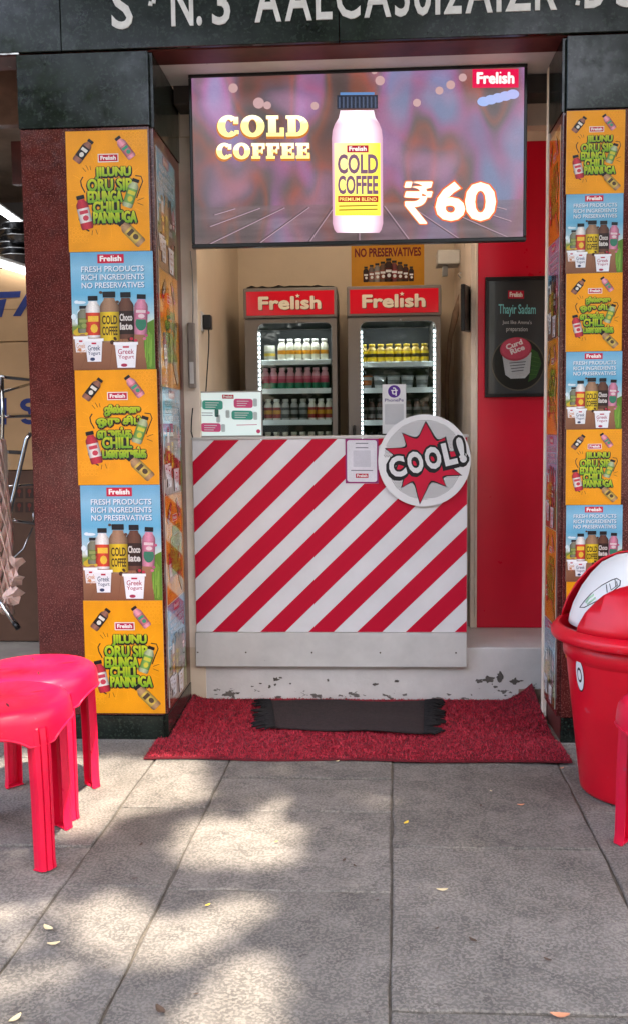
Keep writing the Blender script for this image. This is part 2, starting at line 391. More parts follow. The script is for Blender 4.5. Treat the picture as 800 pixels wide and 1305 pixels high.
rs = random.Random(3)
for ci, (a, b) in enumerate(cols):
    ys = sorted(rows.get(ci, [2.2+rs.random()*.3, 3.1]))
    while ys[0] > -.45: ys.insert(0, max(-.5, ys[0]-rs.choice([.6, .62, .75])) if ys[0] > -.2 else -.5)
    while ys[-1] < 5.6: ys.append(ys[-1]+rs.choice([.6, .66]))
    for y0, y1 in zip(ys, ys[1:]):
        if y1-y0 < .03: continue
        q = .0032; zz = rs.uniform(-.0025, .0025); ch = .003
        c = [(jx(a, y0)+q, y0+q), (jx(b, y0)-q, y0+q), (jx(b, y1)-q, y1-q), (jx(a, y1)+q, y1-q)]
        cx = sum(p[0] for p in c)/4; cy = sum(p[1] for p in c)/4
        # slightly irregular arris
        top = []; mid = []
        for k in range(4):
            p, r_ = c[k], c[(k+1) % 4]
            for t in (0, .12, .25, .4, .52, .66, .8, .92):
                jx_, jy_ = (rs.uniform(-.0032, .0032), rs.uniform(-.0032, .0032)) if t else (0, 0)
                x, y = p[0]+(r_[0]-p[0])*t+jx_, p[1]+(r_[1]-p[1])*t+jy_
                mid.append((x-cx, y-cy, zz-ch)); d = Vector((cx-x, cy-y)).normalized()*ch*1.4
                top.append((x-cx+d.x, y-cy+d.y, zz))
        low = [(x, y, -.03) for x, y, z in mid]; n = len(top)
        mb = MB(); mb.add(top+mid+low, [tuple(range(n))]+[(k, (k+1) % n, (k+1) % n+n, k+n) for k in range(n)]+[(k+n, (k+1) % n+n, (k+1) % n+2*n, k+2*n) for k in range(n)])
        mb.build('paving_slab', m_slab, pav, (cx, cy, 0))

# ------------------------------------------------------------------ the shop building
YP = 3.72
XL0, XL1 = F(24, 400, YP).x, -.835      # pillar beside the stools
XL0 = -1.342
XR0 = .752
ZB = 2.708                              # underside of the beam
bld = thing('shop_building', 'granite faced shop front with black lettered beam over a drinks kiosk', 'building', (0, YP, 0))
def P(mb, name, m, parent=bld):        # parts are built in world coordinates
    o = mb.build(name, m, parent)
    pw = Vector((0, YP, 0)) if parent is bld or parent.parent is bld else Vector((0, 0, 0))
    if parent is bld: o.location = -pw
    return o
def cladding(x0, x1, z0, z1, y, m, parent, name='granite_panel', t=.02):
    return MB().box(x0+.0015, x1-.0015, y-t, y, z0+.0015, z1-.0015, .002, 1).build(name, m, parent)
# pillar beside the stools
pl = P(MB().box(XL0, XL1-.003, YP, 4.22, -.02, ZB-.003), 'pillar', m_maroon_soffit)
ZT = F(100, 165, YP).z
cladding(XL0, XL1, .10, ZT, YP, m_granite_red, pl); cladding(XL0-.004, XL1+.004, ZT, ZB-.004, YP-.004, m_granite_blk, pl)
cladding(XL0, XL1, -.01, .10, YP-.002, m_granite_blk, pl)
MB().box(XL1-.003, XL1+.012, YP+.002, 4.22, .10, ZT-.002, .001, 1).build('side_panel', m_granite_red, pl)
MB().box(XL1-.003, XL1+.016, YP+.002, 4.222, ZT, ZB-.004, .001, 1).build('side_panel', m_granite_blk, pl)
MB().box(XL1-.003, XL1+.014, YP+.002, 4.222, -.01, .098, .001, 1).build('side_panel', m_granite_blk, pl)
# pillar behind the dustbin
ZTR = F(760, 141, YP).z
pr = P(MB().box(XR0+.003, 1.34, YP, 4.02, -.02, ZB-.003), 'pillar', m_maroon_soffit)
cladding(XR0, 1.34, .10, ZTR, YP, m_granite_red, pr); cladding(XR0-.004, 1.344, ZTR, ZB-.004, YP-.004, m_granite_blk, pr); cladding(XR0, 1.34, -.01, .10, YP-.002, m_granite_blk, pr)
MB().box(XR0-.012, XR0+.003, YP+.002, 3.985, .10, ZTR-.002, .001, 1).build('side_panel', m_granite_red, pr)
MB().box(XR0-.016, XR0+.003, YP+.002, 3.987, ZTR, ZB-.004, .001, 1).build('side_panel', m_granite_blk, pr)
MB().box(XR0-.018, XR0+.0, 3.989, 4.024, -.01, ZB-.01, .002, 1).build('plaster_edge', m_cream, pr)
# beam
bm_ = P(MB().box(-3.2, 3.2, YP+.002, 3.86, ZB, 3.6), 'beam', m_maroon_soffit)
bx = [-3.2, -2.1, F(80, 40, YP).x, -.1, 1.0, 2.1, 3.2]
for a, b in zip(bx, bx[1:]): cladding(a, b, ZB+.002, 3.25, YP-.004, m_granite_blk, bm_)
P(MB().box(-3.2, 3.2, YP+.01, 9.0, 3.602, 6.2), 'upper_wall', m_cream)
P(MB().box(-3.2, 3.2, YP-.5, YP+.01, 3.9, 4.02, .01), 'ledge', m_white_paint)
P(MB().box(-.99, 1.6, 3.862, 4.10, ZB+.004, ZB+.2), 'soffit', m_white_paint)
P(MB().box(XL1+.018, 1.0, 4.105, 4.24, ZB-.07, ZB+.1, .004, 1), 'shutter_box', mat('shutter_grey', (66, 60, 56), .5, var=.15, vscale=8))
P(MB().box(XL1+.018, 1.0, 4.242, 4.32, ZB-.16, ZB+.1), 'lintel', m_cream)
# walls, floor and ceiling of the kiosk
XWL, XWR, YB = -.758, .503, 5.62
P(MB().box(-1.0, XWL, 4.249, YB+.1, .0, 2.75), 'side_wall', m_beige)
P(MB().box(XL1-.02, XWL+.0015, 4.2436, 4.2485, .255, 2.54, .001, 1), 'door_jamb', m_cream)
P(MB().box(XWR, .90, 4.70, YB+.1, .25, 2.75), 'partition', m_cream)
P(MB().box(XWL, XWR, YB, YB+.1, .0, 2.75), 'back_wall', m_beige)
P(MB().box(XWL-.1, 1.3, 4.322, YB+.1, 2.752, 2.85), 'ceiling', m_white_paint)
P(MB().box(.90, 1.3, 4.03, YB+.1, .25, 2.75), 'side_wall', m_cream)
P(MB().box(XWL, XWR, 4.75, YB, .1, .246), 'floor', mat('tile_floor', (150, 140, 128), .4, var=.1))
# the painted step
m_step = mat('peeling_white_step', (208, 204, 200), .5, var=.08, vscale=5, bump=.4, bscale=14, blotch=.14, bl_s=4)
def peel(m):
    n = m.node_tree.nodes; l = m.node_tree.links; b = n['Principled BSDF']; tc = n.new('ShaderNodeTexCoord')
    nz = n.new('ShaderNodeTexNoise'); nz.inputs['Scale'].default_value = 17; nz.inputs['Detail'].default_value = 7; nz.inputs['Roughness'].default_value = .62
    mp = n.new('ShaderNodeMapping'); mp.inputs['Scale'].default_value = (.8, 1, 1.5); l.new(tc.outputs['Object'], mp.inputs[0]); l.new(mp.outputs[0], nz.inputs[0])
    sx = n.new('ShaderNodeSeparateXYZ'); l.new(tc.outputs['Object'], sx.inputs[0])
    mr = n.new('ShaderNodeMapRange'); mr.inputs[1].default_value = .03; mr.inputs[2].default_value = .15; mr.inputs[3].default_value = .085; mr.inputs[4].default_value = -.12; l.new(sx.outputs[2], mr.inputs[0])
    ad = n.new('ShaderNodeMath'); ad.operation = 'ADD'; l.new(nz.outputs[0], ad.inputs[0]); l.new(mr.outputs[0], ad.inputs[1])
    rp = n.new('ShaderNodeValToRGB'); rp.color_ramp.elements[0].position = .655; rp.color_ramp.elements[1].position = .665; l.new(ad.outputs[0], rp.inputs[0])
    mx = n.new('ShaderNodeMix'); mx.data_type = 'RGBA'; l.new(rp.outputs[0], mx.inputs[0]); l.new(b.inputs['Base Color'].links[0].from_socket, mx.inputs[6]); mx.inputs[7].default_value = (*S3((96, 90, 84)), 1)
    l.new(mx.outputs[2], b.inputs['Base Color'])
peel(m_step)
st = P(MB().box(-.83, .90, 4.262, 4.74, -.02, .252, .006), 'step', m_step)
rs = random.Random(11)
mch = mat('bare_grey_render', (92, 86, 80), .9, var=.3, vscale=60, bump=.5, bscale=90)
def flake(cx, cz, w_, h_, seed):
    r_ = random.Random(seed); n = 14; pts = []
    for k in range(n):
        a = 2*pi*k/n; q = r_.uniform(.45, 1.); pts.append((cx+cos(a)*w_*q, cz+sin(a)*h_*q))
    MB().prism(pts, 4.2590, 4.2625).build('flaked_patch', mch, st)
for i in range(14):
    px = rs.choice([rs.uniform(290, 360), rs.uniform(340, 420), rs.uniform(440, 560), rs.uniform(585, 665), rs.uniform(600, 660)])
    py = rs.gauss(870, 8); p = F(px, py, 4.26)
    if p.z > .03: flake(p.x, p.z, rs.uniform(.004, .022), rs.uniform(.003, .010), i)
for px, py, a, b in ((622, 866, .034, .02), (637, 862, .02, .032), (655, 868, .03, .018), (610, 868, .02, .012), (352, 866, .02, .012), (478, 872, .016, .01), (505, 868, .014, .008)):
    p = F(px, py, 4.26); flake(p.x, p.z, a, b, px)
p = F(660, 878, 4.262); q = F(691, 893, 4.262)
MB().box(p.x, q.x, 4.256, 4.2635, .0, p.z, .002, 1).build('exposed_brick', mat('bare_brick', (140, 118, 104), .9, var=.3, vscale=40, bump=.6, bscale=80), st)
for o in bld.children:                       # sub-parts ride with their part
    pass

# crimson board and its edge
p0, p1 = F(607, 800, 4.687), F(697, 800, 4.687)
rb = thing('crimson_wall_board', 'tall crimson board standing on the white step beside the counter', 'wall board', (.7, 4.69, .254))
MB().box(p0.x-.7, .885-.7, 0, .009, .0, 2.36, .002, 1).build('panel', m_red_board, rb)
MB().box(p0.x-.7-.012, p0.x-.7-.001, -.002, .0095, .0, 2.36, .001, 1).build('edge_strip', m_cream, rb)

# raised letters on the beam
def letters(txt, x0, y0, x1, y1, Y=YP-.0255):
    """txt fitted between pixel x0 (baseline y0) and x1 (baseline y1); every letter a mesh of its own"""
    a, b = F(x0, y0, Y), F(x1, y1, Y); adv = []; x = 0
    for c in txt:
        vs, fs = text2d(c, .015); wd = (max(v[0] for v in vs)-min(v[0] for v in vs)) if c != ' ' else .3
        adv.append((c, x, wd)); x += wd+.10
    k = (b.x-a.x)/(x-.10)
    for c, off, wd in adv:
        if c == ' ': continue
        vs, fs = text2d(c, .015); mx = min(v[0] for v in vs); n = len(vs)
        zb = a.z+(b.z-a.z)*off/x
        ky = .165/.729
        pv = [((v[0]-mx)*k, .0, -v[1]*ky) for v in vs]
        vv = pv+[(x_, .012, z_) for x_, _, z_ in pv]
        ed = {}
        for f in fs:
            for i in range(len(f)):
                e = (f[i], f[(i+1) % len(f)]); ed[e] = 1
        side = [(e[0], e[1], e[1]+n, e[0]+n) for e in ed if (e[1], e[0]) not in ed]
        mb = MB(); mb.add(vv, list(fs)+[tuple(i+n for i in f)[::-1] for f in fs]+side)
        mb.build('letter', m_letter, bm_, (a.x+off*k, Y-.003, zb))
m_letter = mat('white_acrylic_letter', (214, 212, 206), .45, var=.12, vscale=20)
letters('S', 143, 36, 170, 34.5); letters('N', 219, 32.5, 247, 31.5); letters('.', 251, 31, 258, 31); letters('3', 271, 30.5, 294, 29.5)
letters('AALCA3012A1ZR', 325, 27.5, 709, 11); letters('D', 744, 9.5, 772, 8.5); letters('S', 784, 8, 812, 7)
# scraps of old fixing adhesive
for px, py in ((192, 5), (196, 2), (470, 4), (735, 4)):
    p = F(px, py, YP-.026); MB().prism([(p.x-.008, p.z-.006), (p.x+.007, p.z-.008), (p.x+.009, p.z+.006), (p.x-.004, p.z+.009)], p.y-.004, p.y+.003).build('adhesive_scrap', m_letter, bm_)

# ------------------------------------------------------------------ posters
WHITE = (.86, .86, .84); BLK = (.012, .012, .014)
YEL = S3((244, 160, 14))
def art_slogan(tamil):
    a = Art()
    def bg(x, y):
        d = math.hypot((x-50)/70, (y-70)/95); t = max(0, 1-d*.75); return tuple(p*(.84+.22*t) for p in YEL)
    n = 8
    for i in range(n):
        for j in range(n):
            x0, x1, y0, y1 = 100*i/n, 100*(i+1)/n, 146*j/n, 146*(j+1)/n
            a.put([(x0, y0), (x1, y0), (x1, y1), (x0, y1)], [(0, 1, 2, 3)], bg)
    a.L = 1
    lt = tuple(min(1, v*1.16+.01) for v in YEL)
    for (cx, cy, nx, ny) in ((72, 4, 5, 6), (4, 118, 4, 4)):
        for i in range(nx):
            for j in range(ny):
                x, y = cx+i*5.4+(j % 2)*2.7, cy+j*4.7
                if x > 98 or y > 143: continue
                a.put(*ring(x, y, 2.6, 2.6, .5, 0, 360, 6), lt)
    for k in range(18):
        t = 2*pi*k/18+.1; r0, r1 = 36, 47
        a.L = 1; a.line([(50+cos(t)*r0, 76+sin(t)*r0*1.15), (50+cos(t)*r1, 76+sin(t)*r1*1.15)], .5, lt)
    a.L = 2
    a.logo(40, 29, 63, 37)
    # flying strokes
    for pts, wd in (([(22, 74), (18, 66), (17, 60), (20, 55)], 1.5), ([(84, 55), (91, 56), (93, 62), (88, 74), (85, 82)], 1.3), ([(16, 98), (14, 106), (18, 116), (26, 121)], 1.8), ([(50, 108), (58, 112), (66, 111)], 1.0),
                    ([(20, 44), (24, 49)], .6), ([(24, 41), (27, 47)], .6), ([(29, 42), (30, 47)], .6), ([(86, 85), (94, 82)], .6), ([(86, 88), (93, 91)], .6), ([(34, 119), (36, 125)], .6), ([(30, 120), (29, 126)], .6)):
        a.line(pts, wd, BLK)
    lines = [('ஜில்லுனு', 'ஒரு சிப்', 'எடுங்க', 'CHILL', 'பண்ணுங்க'), ('JILUNU', 'ORU SIP', 'EDUNGA', 'CHILL', 'PANNUGA')][0 if tamil else 1]
    bxs = [(35, 43.5, 79, 58.5), (25, 57.5, 80, 73), (25, 72, 68, 87), (31, 85, 68, 99.5), (31, 97, 85, 112)]
    def gr(b):
        def f(x, y):
            t = max(0, min(1, (y-b[1])/(b[3]-b[1]))); p, q = (.60, .62, .02), (.13, .36, .02)
            return tuple(u+(v-u)*t for u, v in zip(p, q))
        return f
    a.L = 3
    for k, (t, b) in enumerate(zip(lines, bxs)):
        a.L = 3+(k % 2)*.8
        m = 1.5
        a.fat(t, (b[0]-m, b[1]-m+.8, b[2]+m, b[3]+m+.8), BLK, 2.6, 10); a.L = 5+(k % 2)*.8
        a.fat(t, b, gr(b), .78 if not tamil else .7, 8)
    a.L = 7
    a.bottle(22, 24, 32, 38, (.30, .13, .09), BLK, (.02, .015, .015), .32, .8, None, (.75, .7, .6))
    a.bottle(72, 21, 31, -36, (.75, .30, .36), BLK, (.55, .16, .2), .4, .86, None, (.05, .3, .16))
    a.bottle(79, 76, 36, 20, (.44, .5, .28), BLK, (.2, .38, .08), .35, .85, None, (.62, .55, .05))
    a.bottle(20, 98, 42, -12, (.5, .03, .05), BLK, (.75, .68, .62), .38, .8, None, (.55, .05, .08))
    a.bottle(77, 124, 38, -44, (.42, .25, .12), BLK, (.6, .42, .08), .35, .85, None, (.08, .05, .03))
    return a
def art_products():
    a = Art()
    stops = [(0, (.14, .38, .58)), (20, (.24, .50, .66)), (52, (.13, .42, .62)), (75, (.36, .58, .66)), (88, (.62, .68, .58)), (92, (.20, .28, .06)), (101, (.16, .25, .04))]
    for (y0, c0), (y1, c1) in zip(stops, stops[1:]): a.rect(0, y0, 100, y1, c0, c1, 2)
    a.rect(0, 101, 100, 146, (.36, .17, .09), (.22, .09, .045), 3)
    a.L = 1
    rr = random.Random(5)
    for i in range(14):
        x, y = rr.choice([rr.uniform(2, 25), rr.uniform(70, 98)]), rr.uniform(58, 86)
        a.L = 1+i*.04; a.ell(x, y, rr.uniform(3, 9) if 10 < x < 90 else 3, rr.uniform(1.5, 4), (.72, .82, .86), 12)
    for i in range(5): a.line([(8+i*18, 146), (28+i*11, 104)], .5, (.2, .08, .04))
    a.L = 2
    a.poly([(88, 90), (100, 84), (100, 146), (90, 146), (87, 118)], (.10, .22, .02))
    for i in range(16):
        x = rr.uniform(88, 97); a.L = 2.2+i*.02; a.line([(x, 146-rr.uniform(0, 20)), (x+rr.uniform(-1, 3), 96+rr.uniform(0, 14))], .7, (.2, .38, .05))
    a.ell(12, 96, 7, 5, (.72, .5, .03)); a.L = 2.8; a.ell(6, 99, 5, 4, (.62, .42, .03))
    a.L = 3
    a.logo(33, 3, 65, 14, edge=False)
    for t, b in (('FRESH PRODUCTS', (13, 17.5, 89, 24.5)), ('RICH INGREDIENTS', (13, 27.5, 89, 34.5)), ('NO PRESERVATIVES', (13, 37.5, 89, 44.5))):
        a.L = 3; a.text(t, (b[0]+.8, b[1]+.9, b[2]+.8, b[3]+.9), (.07, .22, .36), .03); a.L = 3.5; a.text(t, b, (.78, .83, .86), .012)
    a.L = 4
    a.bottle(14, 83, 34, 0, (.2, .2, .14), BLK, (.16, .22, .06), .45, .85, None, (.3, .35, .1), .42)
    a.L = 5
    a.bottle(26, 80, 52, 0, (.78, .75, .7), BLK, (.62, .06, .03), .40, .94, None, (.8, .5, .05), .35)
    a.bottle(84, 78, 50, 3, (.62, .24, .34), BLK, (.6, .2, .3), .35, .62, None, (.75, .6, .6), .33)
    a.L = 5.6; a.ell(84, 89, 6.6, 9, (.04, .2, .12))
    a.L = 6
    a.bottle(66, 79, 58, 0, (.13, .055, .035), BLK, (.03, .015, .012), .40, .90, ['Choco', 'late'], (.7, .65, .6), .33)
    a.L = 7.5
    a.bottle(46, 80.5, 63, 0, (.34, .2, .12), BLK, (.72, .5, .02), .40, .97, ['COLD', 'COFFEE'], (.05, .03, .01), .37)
    a.L = 10
    for i in range(12): a.L = 10+i*.03; a.ell(rr.choice([rr.uniform(40, 54), rr.uniform(62, 78)]), rr.uniform(106, 114), 2.6, 1.9, (.06, .025, .015), 8, rr.uniform(0, 90))
    def cup(cx, y0, y1, w_, tc):
        a.L = 11; q = w_*.4
        a.poly([(cx-w_/2, y0+2), (cx+w_/2, y0+2), (cx+q, y1), (cx-q, y1)], (.82, .82, .83)); a.L = 11.4
        a.rect(cx-w_/2-1.4, y0, cx+w_/2+1.4, y0+3.4, (.9, .9, .9)); a.rect(cx-w_*.14, y0+5, cx+w_*.14, y0+7.2, (.5, .02, .05))
        a.text('Greek', (cx-w_*.36, y0+8.5, cx+w_*.36, y0+15), tc, .01); a.text('Yogurt', (cx-w_*.36, y0+16, cx+w_*.36, y0+22), tc, .01)
        a.ell(cx-w_*.1, y1-3.2, w_*.15, 2.2, tc, 10)
    for x, y, c in ((72, 108, (.5, .03, .06)), (77, 110, (.55, .04, .08)), (90, 104, (.5, .1, .2)), (88, 108, (.6, .15, .25)), (8, 92, (.2, .3, .05)), (17, 101, (.7, .45, .05)), (36, 50, (.10, .05, .03)), (56, 62, (.10, .05, .03)), (93, 76, (.55, .1, .2))): a.L += .02; a.ell(x, y, 2.2, 1.9, c, 9)
    cup(10, 104, 124, 15, (.6, .25, .1))
    b = a.L
    cup(26, 107, 136, 21, (.03, .05, .12)); cup(65, 112, 144, 27, (.4, .03, .08))
    return a
ART = {'english': art_slogan(False), 'tamil': art_slogan(True), 'products': art_products()}
DESC = {'english': 'yellow English slogan poster', 'tamil': 'yellow Tamil slogan poster', 'products': 'blue bottles and yogurt poster'}
_pm = {}; _pj = random.Random(19)
def poster(kind, loc, W, H, rz, label, group=None, lam=False):
    """origin at the lower edge, local x to the reader's right, prints towards local -Y"""
    k = (kind, round(W, 3), round(H, 3), lam)
    if k not in _pm:
        sh = MB().box(0, W, 0, .0014, 0, H).mesh('poster'); sh.materials.append(m_paper)
        pm = ART[kind].mesh('print', rect_fn(0, 0, 100, 146, W, H), ink_side if lam else ink)
        _pm[k] = (sh, pm)
    o = link('poster', _pm[k][0], None, loc, (0, _pj.uniform(-.004, .004), rz)); tag(o, label, 'poster', group)
    link('print', _pm[k][1], o, (0, -.0002, 0)); return o
ORD = ['topmost', 'second', 'third', 'fourth', 'fifth', 'sixth', 'lowest']
YF = YP-.0222
edges = [(138.5, 166), (144, 320.5), (150, 471), (155, 618), (160, 765), (161, 909)]
rr = random.Random(2)
for k, kind in enumerate(['english', 'products', 'tamil', 'products', 'english']):
    zt, zb = F(edges[k][0], edges[k][1], YF).z, F(edges[k+1][0], edges[k+1][1], YF).z
    x0 = F([86, 92, 98, 105, 109][k], (edges[k][1]+edges[k+1][1])/2, YF).x; x1 = F([190, 196.5, 202, 206, 209.5][k], (edges[k][1]+edges[k+1][1])/2, YF).x
    nm = ['topmost', 'second from the top', 'middle one', 'second from the bottom', 'lowest'][k]
    poster(kind, (x0, YF-.0016, zb+.0008), x1-x0, zt-zb-.0016, rr.uniform(-.0015, .0015), DESC[kind]+', '+nm+' on the pillar front beside the stools')
re_ = [140.5, 247, 348, 448, 547, 643.5, 741, 838]
for k, kind in enumerate(['english', 'products', 'tamil', 'products', 'english', 'products', 'english']):
    zt, zb = F(757, re_[k], YF).z, F(757, re_[k+1], YF).z; ym = (re_[k]+re_[k+1])/2
    x0, x1 = F(720.5, ym, YF).x, F([795, 793, 792, 791.5, 791, 792, 792][k], ym, YF).x
    nm = ['topmost', 'second from the top', 'third from the top', 'fourth from the top', 'third from the bottom', 'second from the bottom', 'lowest'][k]
    poster(kind, (x0, YF-.0016, zb+.0006), x1-x0, zt-zb-.0012, rr.uniform(-.002, .002), 'small '+DESC[kind]+', '+nm+' on the pillar behind the dustbin')
XS = XL1+.0126
zs = [F(203, y, 3.9).z for y in (186, 322, 468, 612, 750, 876)]; zs = [2.37, 1.90, 1.43, .99, .54, .115]
for k, kind in enumerate(['products', 'tamil', 'products', 'english', 'products']):
    nm = ['topmost', 'second from the top', 'middle one', 'second from the bottom', 'lowest'][k]
    poster(kind, (XS+.0016, 3.755, zs[k+1]+.001), .36, zs[k]-zs[k+1]-.002, pi/2, 'shiny '+DESC[kind]+', '+nm+' on pillar side facing counter', lam=True)
zs = [2.40, 1.98, 1.60, 1.22, .84, .46, .12]
for k, kind in enumerate(['english', 'products', 'tamil', 'products', 'english', 'products']):
    nm = ['topmost', 'second from the top', 'third from the top', 'third from the bottom', 'second from the bottom', 'lowest'][k]
    poster(kind, (XR0-.0126-.0016, 3.975, zs[k+1]+.001), .225, zs[k]-zs[k+1]-.002, -pi/2, 'narrow '+DESC[kind]+', '+nm+' facing the crimson board', lam=True)

def pixfn(x0, y0, x1, y1, Y, dy=0.):
    """maps photo pixels inside a rectangle to local metres of an object whose origin is the rectangle's lower left corner"""
    bl, br, tl = F(x0, y1, Y), F(x1, y1+dy*(x1-x0), Y), F(x0, y0, Y)
    W, H = br.x-bl.x, tl.z-bl.z
    return bl, W, H, (lambda x, y: ((x-x0)/(x1-x0)*W, (y1-(y-dy*(x-x0)))/(y1-y0)*H))

# ------------------------------------------------------------------ the big screen
YT = 3.98
bl, W, H, fn = pixfn(245, 95, 670, 316.5, YT, -.0247)
tv = thing('advert_screen', 'large lit advert screen showing a cold coffee bottle and a price', 'screen', (bl.x, YT, bl.z))
f_ = .017
fr = MB()
fr.box(0, W, -.002, .03, 0, f_, .003); fr.box(0, W, -.002, .03, H-f_*.8, H, .003); fr.box(0, f_*.75, -.0015, .03, f_+.001, H-f_*.8-.001, .003); fr.box(W-f_*.75, W, -.0015, .03, f_+.001, H-f_*.8-.001, .003)
fr.build('frame', m_tvframe, tv)
MB().box(.02, W-.02, .0305, .075, .03, H-.03, .01).build('housing', m_black, tv)
for x in (.3, W-.3):
    MB().box(x-.02, x+.02, .04, .07, H-.05, 2.712+.004-bl.z+.02).build('hanger', m_black, tv)
ms = bpy.data.materials.new('screen_picture'); ms.use_nodes = True; n = ms.node_tree.nodes; l = ms.node_tree.links; b = n['Principled BSDF']
b.inputs['Base Color'].default_value = (.01, .01, .01, 1); b.inputs['Roughness'].default_value = .25
tc = n.new('ShaderNodeTexCoord')
def field(scale, rot, nscale, det, stops, seed):
    mp = n.new('ShaderNodeMapping'); mp.inputs['Scale'].default_value = scale; mp.inputs['Rotation'].default_value = (0, radians(rot), 0); mp.inputs['Location'].default_value = (seed, seed*.7, seed*1.3)
    l.new(tc.outputs['Object'], mp.inputs[0])
    nz = n.new('ShaderNodeTexNoise'); nz.inputs['Scale'].default_value = nscale; nz.inputs['Detail'].default_value = det; nz.inputs['Distortion'].default_value = .25; l.new(mp.outputs[0], nz.inputs[0])
    cr = n.new('ShaderNodeValToRGB'); e = cr.color_ramp.elements; e[0].position = stops[0][0]; e[0].color = (*S3(stops[0][1]), 1); e[1].position = stops[-1][0]; e[1].color = (*S3(stops[-1][1]), 1)
    for ps, c in stops[1:-1]: x = e.new(ps); x.color = (*S3(c), 1)
    l.new(nz.outputs[0], cr.inputs[0]); return cr.outputs[0]
c1 = field((3.4, 1, 1.5), -38, 1.7, .8, [(.30, (70, 74, 66)), (.41, (112, 88, 92)), (.48, (178, 98, 76)), (.53, (128, 108, 112)), (.59, (188, 122, 186)), (.68, (150, 170, 226))], 3.1)
c2 = field((1, 1, 1), 0, 3.6, 1.5, [(.34, (70, 60, 54)), (.44, (104, 84, 80)), (.51, (166, 92, 88)), (.57, (140, 112, 134)), (.66, (206, 150, 190))], 9.4)
mv = n.new('ShaderNodeMix'); mv.data_type = 'RGBA'; mv.inputs[0].default_value = .5; l.new(c1, mv.inputs[6]); l.new(c2, mv.inputs[7])
n2 = n.new('ShaderNodeTexNoise'); n2.inputs['Scale'].default_value = 420; l.new(tc.outputs['Object'], n2.inputs[0])
mo = n.new('ShaderNodeMix'); mo.data_type = 'RGBA'; mo.blend_type = 'OVERLAY'; mo.inputs[0].default_value = .4; l.new(mv.outputs[2], mo.inputs[6]); l.new(n2.outputs[0], mo.inputs[7])
sz = n.new('ShaderNodeSeparateXYZ'); l.new(tc.outputs['Object'], sz.inputs[0]); lt_ = n.new('ShaderNodeMapRange'); l.new(sz.outputs[2], lt_.inputs[0])
lt_.inputs[1].default_value = .164; lt_.inputs[2].default_value = .170; lt_.inputs[3].default_value = .55; lt_.inputs[4].default_value = 0.
wd_ = field((1.2, 1, 9), 0, 3.0, 3., [(.3, (96, 76, 78)), (.5, (126, 102, 104)), (.7, (152, 128, 134))], 5.)
mt_ = n.new('ShaderNodeMix'); mt_.data_type = 'RGBA'; l.new(lt_.outputs[0], mt_.inputs[0]); l.new(mo.outputs[2], mt_.inputs[6]); l.new(wd_, mt_.inputs[7])
l.new(mt_.outputs[2], b.inputs['Emission Color']); b.inputs['Emission Strength'].default_value = GLOW*.82
MB().box(f_*.75, W-f_*.75, .004, .03, f_, H-f_*.8).build('screen', ms, tv)
a = Art()
# wooden floor of the picture
a.L = 1
for k in range(-9, 14):
    xb = 458+k*64; pts = []
    for j in range(7):
        y = 266+45*j/6; x = 458+(xb-458)*(y-222)/(311-222)
        if 254 < x < 663: pts.append((x, y-.0185*(x-253)))
    if len(pts) > 1: a.line(pts, 1.1, S3((84, 66, 72))); a.L = 1.3; a.line([(x+2.2, y) for x, y in pts if x < 660] or pts, 1.0, S3((168, 140, 152))); a.L = 1
a.L = 2
for i, (x, y, r_) in enumerate(((487, 104, 6), (575, 110, 5.5), (561, 117, 5), (533, 132, 5), (590, 101, 5), (334, 131, 7), (302, 112, 6), (405, 135, 5), (480, 92, 4), (615, 104, 4), (345, 134, 5))):
    a.L = 2+i*.1; a.ell(x, y, r_, r_, S3((186, 150, 150)), 16)
a.L = 2.2
for i in range(5): a.ell(616+i*9, 131-i*2.2, 8, 6, S3((150+i*4, 170, 220)), 14); a.L += .15
a.L = 4
a.logo(602, 91, 659, 114, edge=False, red=S3((214, 12, 70)))
def tilt(x, y, x0=253): return x, y
for t, bx_, in (('COLD', (281, 146, 397, 174)), ('COFFEE', (279, 181, 398, 202))):
    a.L = 4; a.slab(t, (bx_[0]-1.5, bx_[1]+1, bx_[2]+1, bx_[3]+3), S3((190, 110, 30))); a.L = 5; a.slab(t, bx_, lambda x, y: (1.3, 1.12, .36) if y > bx_[1]+9 else (1.5, 1.4, .8))
a.L = 4
a.text('60', (556, 231, 632, 281), (1.5, 1.25, .8), .035, S3((235, 96, 30)), .062); a.L = 4; a.fat('₹', (515.5, 229.5, 554, 286), S3((235, 110, 40)), 1.9); a.L = 5; a.fat('₹', (517, 231, 552.5, 284.5), (1.5, 1.3, .9), .8)
# bottle on the screen
a.L = 6
bw = [(141, 21), (150, 23), (158, 28), (166, 31), (176, 32), (284, 32), (292, 30), (296, 27)]
vs = [(458+w_*q, y) for y, w_ in bw for q in (-1, -.6, 0, .6, 1)]
a.put(vs, [(i*5+k, i*5+k+1, i*5+k+6, i*5+k+5) for i in range(len(bw)-1) for k in range(4)], lambda x, y: (1.4, 1.2, 1.3) if abs(x-458) < 12 else ((1.05, .82, .95) if abs(x-458) < 26 else (.62, .34, .46)))
a.rect(433, 122, 484, 139, S3((30, 36, 52))); a.rect(437, 118.5, 480, 121.8, S3((90, 130, 180)))
a.L = 7
for k in range(10): a.rect(435+k*5, 124, 437+k*5, 138, S3((70, 80, 104)))
a.L = 7; a.rect(429, 182, 487, 274, lambda x, y: (1.15, .92, .05) if y > 245 or x > 478 else (1.3, 1.05, .5))
a.L = 8; a.logo(445, 185, 472, 194, edge=False, red=S3((170, 10, 50)))
a.text('COLD', (433, 196, 484, 221), S3((120, 84, 110)), .03); a.text('COFFEE', (433, 223, 484, 247), S3((120, 84, 110)), .03)
